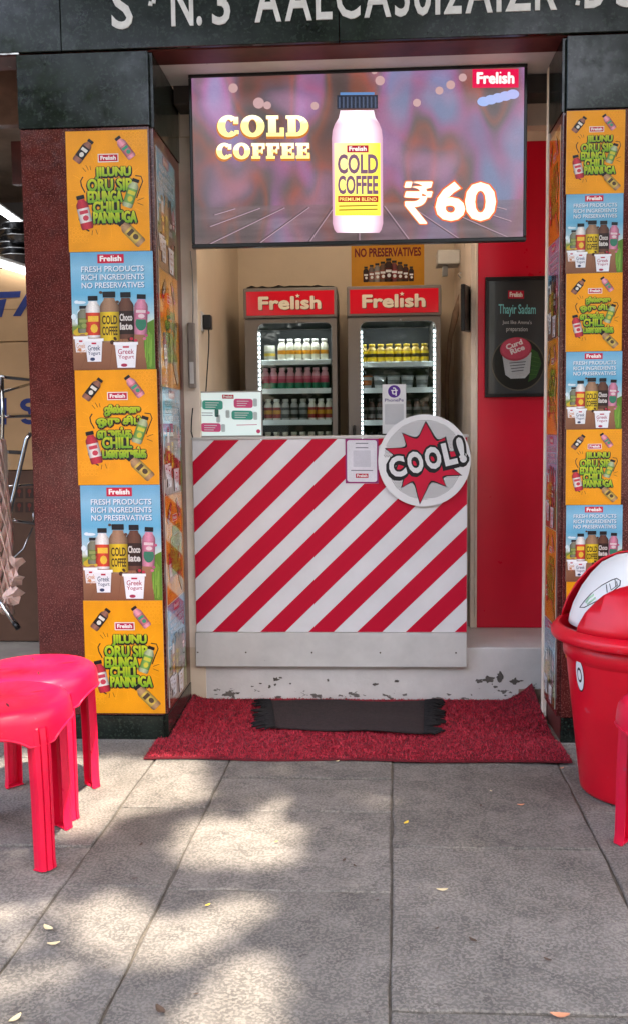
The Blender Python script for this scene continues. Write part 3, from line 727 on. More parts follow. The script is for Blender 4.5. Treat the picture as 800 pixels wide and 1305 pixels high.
a.rect(433, 249, 484, 257, S3((170, 20, 20))); a.L = 8.6; a.text('PREMIUM BLEND', (435, 251, 482, 255.5), (1.1, .9, .2), .01)
for k in range(2): a.line([(434, 262+k*5), (483, 261+k*5)], 1.6, S3((150, 110, 20)))
link('picture', a.mesh('picture', fn, ink_screen), tv, (0, .0035, 0))

# ------------------------------------------------------------------ counter
YC = 4.23
pt = F(245, 561, YC); pb = F(595, 806, YC); pb2 = F(594, 850, YC)
x0, x1, zt, z0, zk = pt.x, F(595, 560, YC).x, pt.z, pb.z, pb2.z
ctr = thing('counter', 'tall shop counter with diagonal crimson and white stripes', 'counter', (x0, YC, 0))
W, Hc = x1-x0, zt-z0
body = MB().box(XWL-x0+.004, W-.012, .014, .40, .254, zt-.012, .003).build('body', m_white_lam, ctr)
fp = MB().box(0, W, 0, .012, z0+.001, zt, .0015, 1).build('front_panel', m_white_lam, ctr)
MB().box(-.004, W+.004, -.004, .0118, zt+.0005, zt+.012, .002).box(XWL-x0+.003, W+.004, .0122, .42, zt+.0005, zt+.0118).build('counter_top', m_grey_board, ctr)
# stripes
PX = 350/W
per = 62.6/PX; rw = 32.2/PX
sl_ = .968
def clip(poly, x0, x1, z0, z1):
    for ax, v, s in ((0, x0, 1), (0, x1, -1), (1, z0, 1), (1, z1, -1)):
        out = []
        for i in range(len(poly)):
            p, q = poly[i], poly[(i+1) % len(poly)]; dp, dq = (p[ax]-v)*s, (q[ax]-v)*s
            if dp >= 0: out.append(p)
            if dp*dq < 0: t = dp/(dp-dq); out.append(tuple(a_+(b_-a_)*t for a_, b_ in zip(p, q)))
        poly = out
        if not poly: break
    return poly
for k in range(-1, 12):
    u0 = (274-245)/PX + k*per; u1 = u0+rw; dx = Hc/sl_
    poly = [(u0, zt), (u1, zt), (u1-dx, z0), (u0-dx, z0)]
    poly = clip(poly, .0012, W-.0012, z0+.002, zt-.0012)
    if len(poly) >= 3: MB().prism(poly, -.0006, .0004).build('stripe', m_red_vinyl, fp)
kb = MB().box(-.004, W-.001, -.008, .006, zk, z0-.0005, .002, 1).build('kick_board', m_grey_board, ctr)
for px in (246, 309, 395, 483, 580):
    x = (px-245)/PX+.003; MB().lathe([(.004, 0), (.0035, .002), (0, .0024)], 10).build('screw', mat('rusty_screw', (90, 78, 66), .5, metal=.6), kb, (x, -.0082, zk+.067), (pi/2, 0, 0))
MB().box(W-.010, W, .0125, .06, zk+.001, zt-.001, .001, 1).build('end_panel', m_grey_board, ctr)

# COOL! sign
YS = YC-.012
c = F(540, 587, YS); R_ = F(599, 587, YS).x-c.x
sg = thing('round_cool_sign', 'round white comic sign with COOL! on a red burst', 'sign', (c.x, YS, c.z))
MB().lathe([(0, 0), (R_, 0), (R_, .006), (0, .006)], 64, smooth=False).build('disc', mat('sign_white_foamboard', (222, 222, 222), .4, var=.02), sg, (0, -.001, 0), (pi/2, 0, 0))
a = Art(); a.L = 1
for i in range(-30, 31):
    for j in range(-30, 31):
        x, y = i*3.6+(j % 2)*1.8, j*3.1; r_ = math.hypot(x, y); ang = math.degrees(math.atan2(y, x)) % 360
        if r_ < 92 and r_ > 38 and ((20 < ang < 165 and r_ < 84) or (185 < ang < 345 and r_ < 88)): a.put(*ring(x, y, 1.15, 1.15, 1.14, 0, 360, 6), (.03, .03, .03))
def burst(s):
    spikes = [(-88, 82), (-58, 50), (-48, 66), (-22, 52), (-14, 88), (10, 55), (22, 84), (42, 52), (50, 72), (72, 46), (96, 92), (118, 50), (130, 74), (150, 50), (160, 66), (182, 54), (198, 86), (218, 48), (232, 74), (252, 50)]
    pts = []
    for k in range(len(spikes)):
        a0, r0 = spikes[k]; a1, r1 = spikes[(k+1) % len(spikes)]
        if a1 < a0: a1 += 360
        for t in (0, .33, .66):
            aa = radians(a0+(a1-a0)*t); rr_ = (r0+(r1-r0)*(t if r1 < r0 else t*t))
            if r1 < r0: rr_ = r0+(r1-r0)*(1-(1-t)**2)
            pts.append(((rr_+s)*cos(aa), (rr_+s)*sin(aa)))
    return pts+[(0, 0)]
for s, cl, L in ((4.5, BLK, 2), (0, S3((206, 10, 56)), 3)):
    pts = burst(s); n_ = len(pts)-1; a.L = L; a.put(pts, [(k, (k+1) % n_, n_) for k in range(n_)], cl)
ang = radians(-13)
xs = -78
for ch, w_, h0, h1, dy in (('C', 36, -24, 22, 6), ('O', 34, -25, 23, 3), ('O', 35, -26, 23, 0), ('L', 28, -27, 23, -3), ('!', 15, -32, 24, -6)):
    def T(x, y): return x*cos(ang)-y*sin(ang), x*sin(ang)+y*cos(ang)
    a.T = T; bx_ = (xs, h0, xs+w_, h1)
    base = text2d(ch, .05); o = text2d(ch, .13)
    a.L = 5; sh = (bx_[0]-3.5, bx_[1]+3.5, bx_[2]-3.5, bx_[3]+3.5); a.put(a._fit(o[0], sh, base[0]), o[1], BLK)
    a.L = 6; a.put(a._fit(o[0], bx_, base[0]), o[1], BLK); a.L = 7.5; a.put(a._fit(base[0], bx_), base[1], (.78, .78, .78)); xs += w_+5
a.T = None
link('print', a.mesh('print', lambda x, y: (x/100*R_, -y/100*R_), ink_matt), sg, (0, -.0072, 0))

# payment sheet on the counter front (its code square is left blank)
bl, W_, H_, fn = pixfn(440, 559, 482, 616.5, YC-.004, -.01)
q = MB().box(0, W_, 0, .0015, 0, H_, 0).build('payment_sheet', m_paper, None, (bl.x, YC-.004, bl.z)); tag(q, 'small purple edged payment sheet taped on the striped counter', 'sheet')
a = Art(); a.L = 1; a.rect(440, 559, 482, 616, S3((150, 40, 110))); a.L = 2; a.rrect(442, 561, 480, 614, 3, S3((228, 226, 232)))
a.L = 3
for y, x0_, x1_ in ((565, 453, 469), (570.5, 453, 469), (599.5, 447, 475)): a.line([(x0_, y), (x1_, y)], 1.2, S3((120, 116, 130)))
a.rrect(450, 574, 472, 595, 1, S3((206, 204, 212))); a.logo(453, 603.5, 469, 609, edge=False)
link('print', a.mesh('print', fn, ink), q, (0, -.0002, 0))

# payment stand on the counter
YQ = YC+.16
bl, W_, H_, fn = pixfn(487, 490, 517, 549, YQ)
zc = zt+.0125
q = thing('payment_stand', 'white payment card stand with a purple round mark behind the COOL sign', 'card stand', (bl.x, YQ, zc))
MB().box(0, W_, 0, .004, .0, bl.z+H_-zc, .001, 1).build('card', m_white_lam, q)
MB().box(-.004, W_+.004, -.02, .05, 0, .006, .001, 1).build('base', m_black, q)
a = Art(); a.L = 1; a.ell(502, 499, 8, 8, S3((82, 36, 140)), 24); a.L = 2; a.text('पे', (498, 494, 506.5, 504.5), (.9, .9, .9), .02); a.L = 1; a.text('PhonePe', (490, 508, 514, 512), S3((70, 40, 120)), .01)
a.rrect(490, 515, 514, 541, 1, S3((196, 196, 200)))
link('print', a.mesh('print', lambda x, y: (fn(x, y)[0], fn(x, y)[1]+bl.z-zc), ink_matt), q, (0, -.0004, 0))

# menu board on the counter
YM = YC+.05
bl, W_, H_, fn = pixfn(249, 499, 335, 557, YM, -.025)
q = thing('menu_stand', 'pale framed menu card standing on the striped counter', 'menu stand', (bl.x, YM, zc))
Hm = bl.z+H_-zc
k_ = .006
fr = MB(); fr.box(0, W_, 0, .012, 0, k_, .001, 1); fr.box(0, W_, 0, .012, Hm-k_, Hm, .001, 1); fr.box(0, k_, .0003, .012, k_+.0004, Hm-k_-.0004, .001, 1); fr.box(W_-k_, W_, .0003, .012, k_+.0004, Hm-k_-.0004, .001, 1)
fr.build('frame', m_steel, q)
m_menu = mat('menu_card_glow', (226, 240, 238), .3, emit=(214, 240, 238), estr=GLOW*.30)  # pale card with a faint emission of its own
MB().box(k_, W_-k_, .002, .010, k_, Hm-k_).build('card', m_menu, q)
MB().box(W_*.2, W_*.8, .0125, .07, 0, .01, .002, 1).build('foot', m_black, q)
tea, pnk = S3((70, 170, 150)), S3((226, 84, 140))
a = Art(); a.L = 1; a.logo(284.5, 502.5, 299, 507.5, edge=False)
for x0_, y0_, x1_, y1_, cl in ((259, 510, 285, 521.5, tea), (299, 507.5, 323, 519, pnk), (296, 522.5, 323, 534, tea), (257, 539, 282, 550, pnk)):
    a.L = 1; a.rrect(x0_, y0_, x1_, y1_, 3, cl); a.L = 2
    for j in range(3): a.line([(x0_+4, y0_+3+j*2.8), (x1_-5-j*2, y0_+3+j*2.8)], .8, (.8, .85, .85))
a.L = 1; 
for x, y in ((256, 514), (326, 512), (279, 533), (291, 527), (285, 545), (326, 529), (277, 526)): a.rrect(x-2.5, y-5, x+2.5, y+5, 1.5, S3((190, 205, 205)) if x != 277 else S3((60, 120, 110)))
for y in (526, 529): a.line([(258, y), (272, y)], .9, S3((120, 130, 140)))
a.line([(302, 541), (328, 540)], .9, S3((200, 120, 150))); a.ell(329.5, 548.5, 2.6, 2.6, S3((210, 60, 110)), 12)
ink_menu = vc_mat('menu_ink', .3, coat=.2)
link('print', a.mesh('print', lambda x, y: (fn(x, y)[0], fn(x, y)[1]+bl.z-zc), ink_menu), q, (0, .0015, 0))

# framed dark poster on the crimson board
YR = 4.675
bl, W_, H_, fn = pixfn(617, 353.5, 698, 506.5, YR, -.085/3)
q = thing('framed_poster', 'black framed curd rice poster hanging on the crimson board', 'framed poster', (bl.x, YR, bl.z))
k_ = .016
fr = MB(); fr.box(0, W_, -.012, .010, 0, k_, .003); fr.box(0, W_, -.012, .010, H_-k_, H_, .003); fr.box(0, k_, -.0115, .010, k_+.0004, H_-k_-.0004, .003); fr.box(W_-k_, W_, -.0115, .010, k_+.0004, H_-k_-.0004, .003)
fr.build('frame', m_black, q)
MB().box(k_-.002, W_-k_+.002, 0, .009, k_-.002, H_-k_+.002).build('sheet', mat('charcoal_print', (52, 56, 60), .3, var=.1, vscale=6, coat=.3), q)
cy = lambda x, y: (x, y-.028*(x-617))
a = Art(); a.L = 1; a.logo(646, 370, 666, 380, edge=False)
a.text('Thayir Sadam', (634, 387, 681, 403), S3((130, 214, 220)), .012); a.text("Just like Amma's", (639, 407.5, 676, 413.5), S3((200, 204, 206)), .005); a.text('preparation', (644, 416, 671, 423), S3((200, 204, 206)), .005)
a.L = 1; a.ell(659, 463, 34, 34.5, S3((88, 84, 72)), 36); a.L = 2; a.ell(659, 463, 32.4, 32.8, S3((30, 32, 28)), 36); a.L = 3
a.poly([(668, 438), (684, 448), (689, 462), (682, 480), (672, 486), (676, 466)], S3((44, 84, 36)))
for j in range(5): a.L = 3.5; a.line([(673, 452+j*6), (687-j, 456+j*5)], .5, S3((76, 112, 50)))
a.L = 4; a.poly([(639, 452), (676, 448), (674, 474), (668, 481), (650, 482), (643, 477)], S3((182, 186, 188))); a.L = 5
a.ell(656, 444, 20, 15, S3((170, 60, 80)), 28, -8); a.L = 6; a.ell(656, 443, 18.4, 13.4, S3((196, 74, 98)), 28, -8); a.L = 7
ang = radians(-22)
def T(x, y): return 655+x*cos(ang)-y*sin(ang), 441+x*sin(ang)+y*cos(ang)
a.T = T; a.text('Curd', (-11, -6.5, 11, .5), S3((236, 226, 226)), .04); a.text('Rice', (-8, 1, 11, 8), S3((236, 226, 226)), .04); a.T = None
for j in range(4): a.line([(648+j, 462+j*3.6), (669-j, 460+j*3.6)], 1.1, S3((90, 92, 96)))
link('print', a.mesh('print', fn, ink), q, (0, -.0006, 0))

# ------------------------------------------------------------------ fridges
ZF = .248
def make_fridge(px0, label, shelf_py, leds=2, YFR=5.0):
    p = F(px0, 440, YFR); W = .482; T = 1.745; D = .50
    t = thing('display_fridge', label, 'fridge', (p.x, YFR, ZF), 0)
    ox0, ox1, oz0, oz1 = .066, .458, .30, 1.565
    c = MB()
    c.box(0, .03, .045, D, .06, T-.002, .004); c.box(W-.03, W, .045, D, .06, T-.002, .004); c.box(.0305, W-.0305, D-.03, D, .06, T-.003); c.box(.0305, W-.0305, .05, D-.031, T-.03, T-.004); c.box(.0305, W-.0305, .05, D-.031, .06, .28)
    c.build('cabinet', m_fridge, t)
    ln = MB(); ln.box(.031, W-.031, D-.045, D-.031, .281, T-.17); ln.build('liner', m_fridge_in, t)
    ln = MB(); ln.box(.031, W-.031, .05, D-.046, T-.166, T-.155); ln.build('inner_top', m_fridge_in, t)
    for x in (.05, W-.05):
        for y in (.09, D-.06): MB().lathe([(.018, 0), (.016, .058)], 12).build('foot', m_black, t, (x, y, 0))
    # door with rounded opening
    d = MB(); r = .035; n = 6
    def rr(x0, x1, z0, z1, r):
        out = []
        for cx, cz, a0 in ((x1-r, z1-r, 0), (x0+r, z1-r, 90), (x0+r, z0+r, 180), (x1-r, z0+r, 270)):
            out += [(cx+r*cos(radians(a0+90*i/n)), cz+r*sin(radians(a0+90*i/n))) for i in range(n+1)]
        return out
    o_, i_ = rr(0, W, .062, T-.158, .008), rr(ox0, ox1, oz0, oz1, r); N = len(o_)
    vs = [(x, 0, z) for x, z in o_]+[(x, 0, z) for x, z in i_]+[(x, .040, z) for x, z in i_]+[(x, .040, z) for x, z in o_]
    fs = []
    for k in range(N):
        j = (k+1) % N
        fs += [(k, j, j+N, k+N), (k+N, j+N, j+2*N, k+2*N), (k+2*N, j+2*N, j+3*N, k+3*N), (k+3*N, j+3*N, j, k)]
    d.add(vs, fs); dr = d.build('door', m_fridge, t)
    MB().box(ox0-.004, ox1+.004, .016, .022, oz0-.004, oz1+.004).build('glass_pane', m_glass, dr)
    MB().lathe([(.007, 0), (.007, .003), (.004, .005), (0, .0052)], 14).build('door_lock', m_steel, dr, (W*.57, -.0005, T-.178), (pi/2, 0, 0))
    MB().tube([(.03, -.002, .75), (.03, -.03, .77), (.03, -.03, 1.0), (.03, -.002, 1.02)], .008).build('handle', m_black, dr)
    # header
    h = MB().box(-.004, W+.004, -.012, .30, T-.155, T, .006).build('header_box', m_fridge, t)
    MB().box(.012, W-.012, -.0155, -.0123, T-.142, T-.018, .001, 1).build('header_panel', m_fr_red, h)
    a = Art(); a.L = 1; a.brand((0.5, .6, 101, 24.6), S3((110, 40, 24))); a.L = 2.6; a.brand((-.6, -.7, 99.4, 23), S3((238, 228, 204)))
    link('lettering', a.mesh('lettering', lambda x, y: (W*.16+x/100*W*.68, T-.047-y/24*.070), ink), h, (0, -.0157, 0))
    MB().box(.05, W-.05, .0505, .062, T-.1705, T-.1662, .001, 1).build('added_fill_lamp', m_fill_lamp, t)  # added glowing strip, hidden behind the door top, brightens the bottles
    # shelves and led strips
    for py in shelf_py:
        z = F(px0+60, py, YFR+.06).z-ZF
        s = MB().box(.033, W-.033, .055, D-.05, z-.006, z, .0015, 1).build('shelf', m_shelf, t)
        MB().box(.034, W-.034, .047, .0545, z-.024, z+.004, .002, 1).build('shelf_edge', m_shelf, s)
    for x in (ox0+.006, ox1-.006)[:leds]:
        s = MB().box(x-.006, x+.006, .0425, .046, oz0+.02, oz1-.03).build('led_strip', m_ledtape, t)
        k = MB(); z = oz0+.03
        while z < oz1-.04: k.box(x-.0026, x+.0026, .0395, .0423, z, z+.012); z += .024
        k.build('led', m_led, s)
    return t, p.x
SH_A, SH_B = (459.5, 496, 536, 578), (462, 495, 536, 578)
fA, xA = make_fridge(312.5, 'grey drinks fridge with red header beside the wall adapter', SH_A, 1)
fB, xB = make_fridge(443, 'grey drinks fridge with red header behind the round COOL sign', SH_B)
# dusty plastic lying on the first fridge
mb = MB(); r_ = random.Random(8); N = 16
vs = [(.01+.46*i/N, .01+.1*j, 1.7465+ZF+.004+r_.uniform(0, .012)*(1 if 0 < i < N else .2)) for j in range(3) for i in range(N+1)]
mb.add([(x+xA, 5.0+y, z) for x, y, z in vs], [(j*(N+1)+i, j*(N+1)+i+1, (j+1)*(N+1)+i+1, (j+1)*(N+1)+i) for j in range(2) for i in range(N)])
tag(mb.build('plastic_wrap', mat('brown_dusty_film', (70, 52, 44), .4)), 'crumpled brown film lying on the fridge beside the wall adapter', 'plastic wrap')

# ------------------------------------------------------------------ bottles and cups
def proto_bottle(name, label, group, body, cap, lab, band, h=.116, r=.0225, can=False):
    t = thing(name, label, 'bottle' if not can else 'can', (0, 0, 0), 0, group)
    mB = mat('bottle_'+'_'.join(map(str, body)), body, .25, coat=.3); mC = mat('cap_'+'_'.join(map(str, cap)), cap, .35)
    mL = mat('label_'+'_'.join(map(str, lab)), lab, .4); mN = mat('band_'+'_'.join(map(str, band)), band, .4)
    if can:
        MB().lathe([(r*.9, 0), (r, .004), (r, h*.9), (r*.92, h*.95), (r*.9, h*.95)], 16).build('body', mB, t)
        MB().lathe([(r*.92, 0), (r*.92, h*.04), (0, h*.042)], 16).build('lid', mC, t, (0, 0, h*.952))
    else:
        MB().lathe([(r*.9, 0), (r, .004), (r, h*.64), (r*.93, h*.72), (r*.72, h*.80), (r*.62, h*.84), (r*.6, h*.87)], 16).build('body', mB, t)
        MB().lathe([(r*.7, 0), (r*.7, h*.12), (r*.62, h*.13), (0, h*.13)], 16).build('cap', mC, t, (0, 0, h*.87))
    lb = MB().lathe([(r*1.012, h*.12), (r*1.018, h*.13), (r*1.018, h*.60), (r*1.012, h*.61)], 16).build('label', mL, t)
    MB().lathe([(r*1.02, h*.30), (r*1.026, h*.31), (r*1.026, h*.47), (r*1.02, h*.48)], 16).build('label_band', mN, lb)
    return t
def proto_cup(name, label, group, colr):
    t = thing(name, label, 'cup', (0, 0, 0), 0, group)
    MB().lathe([(.026, 0), (.033, .062)], 20).build('body', mat('cup_white', (226, 226, 226), .4), t)
    MB().lathe([(.0355, 0), (.0355, .005), (.033, .0065), (0, .0068)], 20).build('lid', mat('cup_lid_'+'_'.join(map(str, colr)), colr, .35), t, (0, 0, .0622))
    MB().lathe([(.0291, .018), (.0318, .045)], 20).build('label', mat('cup_label_'+'_'.join(map(str, colr)), colr, .4), t)
    return t
WH = (232, 230, 224)
first = {}
def put(style, px, py, YY, rz, fac=1.0):
    if style not in first: first[style] = STY[style](); o = first[style]
    else: o = copy_tree(first[style])
    p = F(px, py, YY); o.location = (p.x, YY, 0); o.rotation_euler = (0, 0, rz); return o
NA, NB = 'of the fridge beside the adapter', 'of the fridge behind the COOL sign'
STY = {
 'can': lambda: proto_bottle('drink_can', 'single pale can on the top shelf '+NA, None, (196, 194, 176), (150, 150, 148), (150, 150, 128), (190, 160, 30), .084, .030, True),
 'A1': lambda: proto_bottle('lassi_bottle', 'pale bottle with yellow band on the top shelf '+NA, 'pale bottles on one shelf', (214, 208, 190), WH, (190, 186, 160), (196, 128, 10)),
 'A2': lambda: proto_bottle('milkshake_bottle', 'pink bottle with green base on the second shelf '+NA, 'pink bottles on one shelf', (226, 168, 178), (226, 176, 184), (214, 110, 130), (188, 60, 90)),
 'A3': lambda: proto_bottle('juice_bottle', 'red and yellow labelled bottle, third shelf '+NA, 'red labelled bottles on one shelf', (226, 220, 206), WH, (150, 24, 22), (214, 150, 24)),
 'A3b': lambda: proto_bottle('juice_bottle', 'silver grey dark labelled bottle, third shelf '+NA, 'grey bottles between red labelled bottles', (170, 170, 166), (196, 194, 186), (40, 40, 42), (140, 138, 134)),
 'A4': lambda: proto_bottle('juice_bottle', 'pale bottle top, lowest shelf '+NA, 'bottle tops behind the counter', (206, 196, 176), (214, 206, 186), (150, 120, 80), (120, 90, 40)),
 'B1': lambda: proto_bottle('coffee_bottle', 'yellow labelled coffee bottle on the top shelf '+NB, 'yellow bottles on one shelf', (170, 140, 60), (186, 160, 40), (206, 176, 10), (60, 44, 10), .100, .024),
 'B3': lambda: proto_bottle('coffee_bottle', 'dark brown bottle, third shelf '+NB, 'brown bottles on one shelf', (84, 58, 50), (44, 36, 34), (120, 112, 108), (30, 24, 22), .118),
 'B4': lambda: proto_bottle('coffee_bottle', 'dark bottle top, lowest shelf '+NB, 'dark bottle tops behind the counter', (70, 52, 46), (36, 32, 30), (90, 84, 80), (30, 24, 22)),
 'B2': lambda: proto_cup('curd_cup', 'white cup with grey print, second shelf '+NB, 'white cups on one shelf', (148, 150, 150)),
 'B2r': lambda: proto_cup('curd_cup', 'white cup with orange print, second shelf '+NB, None, (206, 110, 40)),
}
r_ = random.Random(9)
def row(style_list, xs, py_shelf, base_px):
    YY = 5.098; z = F(base_px+60, py_shelf, 5.06).z
    for s, px in zip(style_list, xs):
        o = put(s, px, py_shelf-8, YY+r_.uniform(-.004, .004), r_.uniform(0, 6)); o.location.z = z+.0004
row(['can']+['A1']*6, [344, 359.6, 369.8, 380, 391, 401.7, 413], SH_A[0], 312.5)
row(['A2']*8, [338.5, 349, 359.8, 370.5, 381.3, 392, 402.8, 413.8], SH_A[1], 312.5)
row(['A3', 'A3', 'A3b', 'A3b', 'A3b', 'A3', 'A3', 'A3'], [342, 353, 364.2, 375.4, 386.6, 397.7, 408.8, 419.4], SH_A[2], 312.5)
row(['A4']*8, [342, 353, 364, 375, 386, 397, 408, 418.5], SH_A[3], 312.5)
row(['B1']*8, [462.5, 473.6, 484.6, 495.6, 506.6, 517.6, 528.6, 540], SH_B[0], 443)
row(['B2r', 'B2', 'B2', 'B2', 'B2'], [466, 483.5, 501, 518.5, 537], SH_B[1], 443)
row(['B3']*8, [462.5, 473.5, 484.4, 495.6, 507, 519.5, 530.6, 541.6], SH_B[2], 443)
row(['B4']*7, [463, 474, 485, 497, 509, 521, 533], SH_B[3], 443)
for nm in ('A2',):     # the green foot of the pink bottles
    mG = mat('green_label_foot', (22, 120, 84), .4)
    me = MB().lathe([(.0229, .004), (.0231, .006), (.0231, .034), (.0229, .036)], 16).mesh('label_foot'); me.materials.append(mG)
    for o in [o for o in list(COL.objects) if o.name.startswith('milkshake_bottle')]: link('label_foot', me, o)
# clear film hung over the cups
mb = MB(); N, K = 22, 12; r_ = random.Random(6)
p = F(456, 468, 5.052); q = F(545, 494, 5.052)
vs = [(p.x+(q.x-p.x)*i/N, 5.050+r_.uniform(0, .007), p.z+(q.z-p.z)*j/K+.004*sin(i*.5)) for j in range(K+1) for i in range(N+1)]
mb.add(vs, [(j*(N+1)+i, j*(N+1)+i+1, (j+1)*(N+1)+i+1, (j+1)*(N+1)+i) for j in range(K) for i in range(N)])
mb = mb.build('clear_film', glass_mat('clear_film_plastic', (.9, .92, .92), rough=.1)); tag(mb, 'crumpled clear film hanging in front of the white cups', 'plastic film')

# ------------------------------------------------------------------ kiosk wall items
YW = YB-.003
bl, W_, H_, fn = pixfn(447.5, 262, 540, 366, YW)
q = MB().box(0, W_, 0, .002, 0, H_).build('wall_poster', m_paper, None, (bl.x, YW, bl.z)); tag(q, 'yellow no preservatives poster on the back wall above the fridge', 'poster')
a = Art(); a.rect(447.5, 262, 540, 366, S3((222, 150, 16))); a.L = 1
a.text('NO PRESERVATIVES', (452, 316.5, 536, 328), S3((120, 16, 16)), .035); a.text('FRESH PRODUCTS', (456, 300, 532, 311), S3((120, 16, 16)), .03); a.L = 1
for i, cl in enumerate([(40, 20, 18), (120, 100, 90), (150, 140, 130), (110, 80, 60), (60, 30, 20), (130, 60, 60), (90, 60, 40), (70, 30, 24), (40, 26, 20)]):
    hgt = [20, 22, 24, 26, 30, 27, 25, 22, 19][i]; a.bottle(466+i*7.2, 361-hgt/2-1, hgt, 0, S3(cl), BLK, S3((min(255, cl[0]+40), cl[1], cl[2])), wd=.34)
link('print', a.mesh('print', fn, ink_matt), q, (0, -.0003, 0))
# adapter and its cord, wall conduit and socket on the wall
ad = thing('wall_adapter', 'black plug adapter with hanging cord on the beige kiosk wall', 'adapter', (0, 0, 0))
d = ray(266, 410); t_ = (XWL+.03)/d.x; A_ = CAM+d*t_; ad.location = (XWL, A_.y, A_.z)
MB().box(.0, .006, -.035, .035, -.045, .045, .002, 1).build('socket', m_white_paint, ad)
MB().box(.0065, .045, -.026, .026, -.036, .030, .006).build('body', m_black, ad)
MB().tube([(.03, 0, -.034), (.031, .0, -.06), (.028, .004, -.12), (.02, .0, -.22), (.012, -.004, -.32), (.010, .0, -.44), (.012, .02, -.56)], .0032, 6).build('cord', m_black, ad)
d = ray(246, 410); YJ = 4.2425
p = F(240.5, 412, YJ); q_ = F(251, 495, YJ)
cb = thing('meter_box', 'narrow grey switch box on the jamb beside the wall adapter', 'switch box', (p.x, YJ, q_.z))
MB().box(0, q_.x-p.x, -.03, 0, 0, p.z-q_.z, .004).build('box', mat('grey_switch_box', (126, 116, 108), .5, var=.15, vscale=20), cb)
MB().box(.006, q_.x-p.x-.006, -.033, -.0305, .02, (p.z-q_.z)*.4, .001, 1).build('cover', m_grey_board, cb)
tag(MB().tube([F(246, 411, YJ-.008), F(246.5, 380, YJ-.008), F(245, 340, YJ-.008), F(243, 320, YJ-.008)], .0022, 6).build('wall_wire', m_steel), 'thin grey wire running up the jamb above the switch box', 'wire')
p = F(247, 500, YJ-.01)
tag(MB().tube([F(246, 520, YJ-.009), F(244.5, 535, YJ-.012), F(244, 550, YJ-.012), F(246, 558, YJ-.012)], .003, 6).build('black_cable', m_black), 'short black cable hanging on the jamb behind the menu card', 'cable')
lp = thing('kiosk_tube_light', 'warm tube light fixed inside the kiosk above the doorway', 'tube light', (-.12, 4.36, 2.50))
MB().tube([(-.42, 0, 0), (.42, 0, 0)], .016, 12).build('tube', mat('warm_tube_on', (255, 240, 220), .3, emit=(255, 236, 212), estr=GLOW*52), lp)
MB().box(-.45, .45, -.035, .03, .022, .05, .004).build('batten', m_white_paint, lp)
for x in (-.435, .435): MB().box(x-.012, x+.012, -.018, .018, -.018, .021, .003).build('end_cap', m_white_paint, lp)
# right hand wall of the kiosk
d = ray(594, 395); t_ = (XWR-.02)/d.x; A_ = CAM+d*t_
eb = thing('wall_frame', 'dark tilted frame hanging on the kiosk side wall near the crimson board', 'frame', (XWR-.008, A_.y, A_.z)); eb.rotation_euler = (radians(4), 0, radians(-14))
MB().box(-.02, 0, -.14, .14, -.105, .115, .004).build('frame', m_black, eb); MB().box(-.0235, -.0205, -.12, .12, -.085, .095).build('picture', mat('dark_picture', (48, 40, 40), .3, var=.4, vscale=25), eb)
p = F(556, 322, 5.3); q_ = F(594, 335, 5.3)
db = thing('duct_cover', 'white duct cover under the screen beside the crimson board', 'duct', (p.x, 5.25, q_.z-.01))
MB().box(0, XWR-p.x-.001, 0, .16, 0, .075, .006).build('cover', m_white_paint, db); MB().box(.03, .06, .04, .07, -.06, -.0005, .003).build('clip', m_steel, db)
tag(MB().tube([F(590, 334, 5.2), F(591, 345, 5.2), F(583, 350, 5.2), F(590, 358, 5.2)], .004, 6).build('hook', m_steel), 'small bent hook under the white duct cover', 'hook')
c_ = mat('brown_pipe_lagging', (156, 128, 106), .7, var=.2, vscale=20, bump=.4, bscale=50)
tag(MB().tube([F(592, 336, 5.3), F(588, 375, 5.32), F(580, 400, 5.34), F(573, 430, 5.36), F(569, 480, 5.38), F(569, 560, 5.4)], [.016, .018, .02, .014, .012, .012], 10).build('lagged_pipe', c_), 'brown lagged pipe bending down behind the fridge', 'pipe')

# ------------------------------------------------------------------ mats
mm = thing('red_turf_mat', 'red grass turf mat laid before the white step', 'mat', (0, 3.86, 0))
def mz(x, y):
    z = 0.
    if x > .60: z += max(0, (x-.60)/.16)**1.6*max(0, (y-3.75)/.45)**1.5*.09
    if x < -.74: z += ((-.74-x)/.1)**1.5*max(0, (y-3.7)/.5)*.03 if y > 3.7 else 0
    z += .004*(.5+.5*sin(x*9+y*4))*(1 if y < 3.6 else .5)
    return z
MX0 = lambda y: -.862+(max(0, y-3.69)/.55)*.035 if y > 3.69 else -.862+(3.46-3.46)
MX1 = lambda y: .748-(.010 if y > 3.69 else 0)
N, K = 60, 36
Y0, Y1 = 3.455, 4.255
def mp_(u, v):
    y = Y0+(Y1-Y0)*v + .006*sin(u*17)*(1-v); a_, b_ = MX0(y), MX1(y)
    if y > 3.685: a_ = max(a_, -.818); b_ = min(b_, .735)
    return a_+(b_-a_)*u, y
mb = MB(); vs = []
for lay in (0, 1):
    for j in range(K+1):
        for i in range(N+1):
            x, y = mp_(i/N, j/K); vs.append((x, y-3.86, mz(x, y)+(.003 if lay == 0 else .009)))
q_ = (N+1)*(K+1); fs = []
for j in range(K):
    for i in range(N):
        a_ = j*(N+1)+i; fs += [(a_, a_+1, a_+N+2, a_+N+1)[::-1], tuple(t+q_ for t in (a_, a_+1, a_+N+2, a_+N+1))]
for i in range(N): fs += [(i, i+1, i+1+q_, i+q_), tuple(K*(N+1)+t for t in (i+1, i, i+q_, i+1+q_))]
for j in range(K): fs += [(j*(N+1), (j+1)*(N+1), (j+1)*(N+1)+q_, j*(N+1)+q_), tuple(N+t for t in ((j+1)*(N+1), j*(N+1), j*(N+1)+q_, (j+1)*(N+1)+q_))]
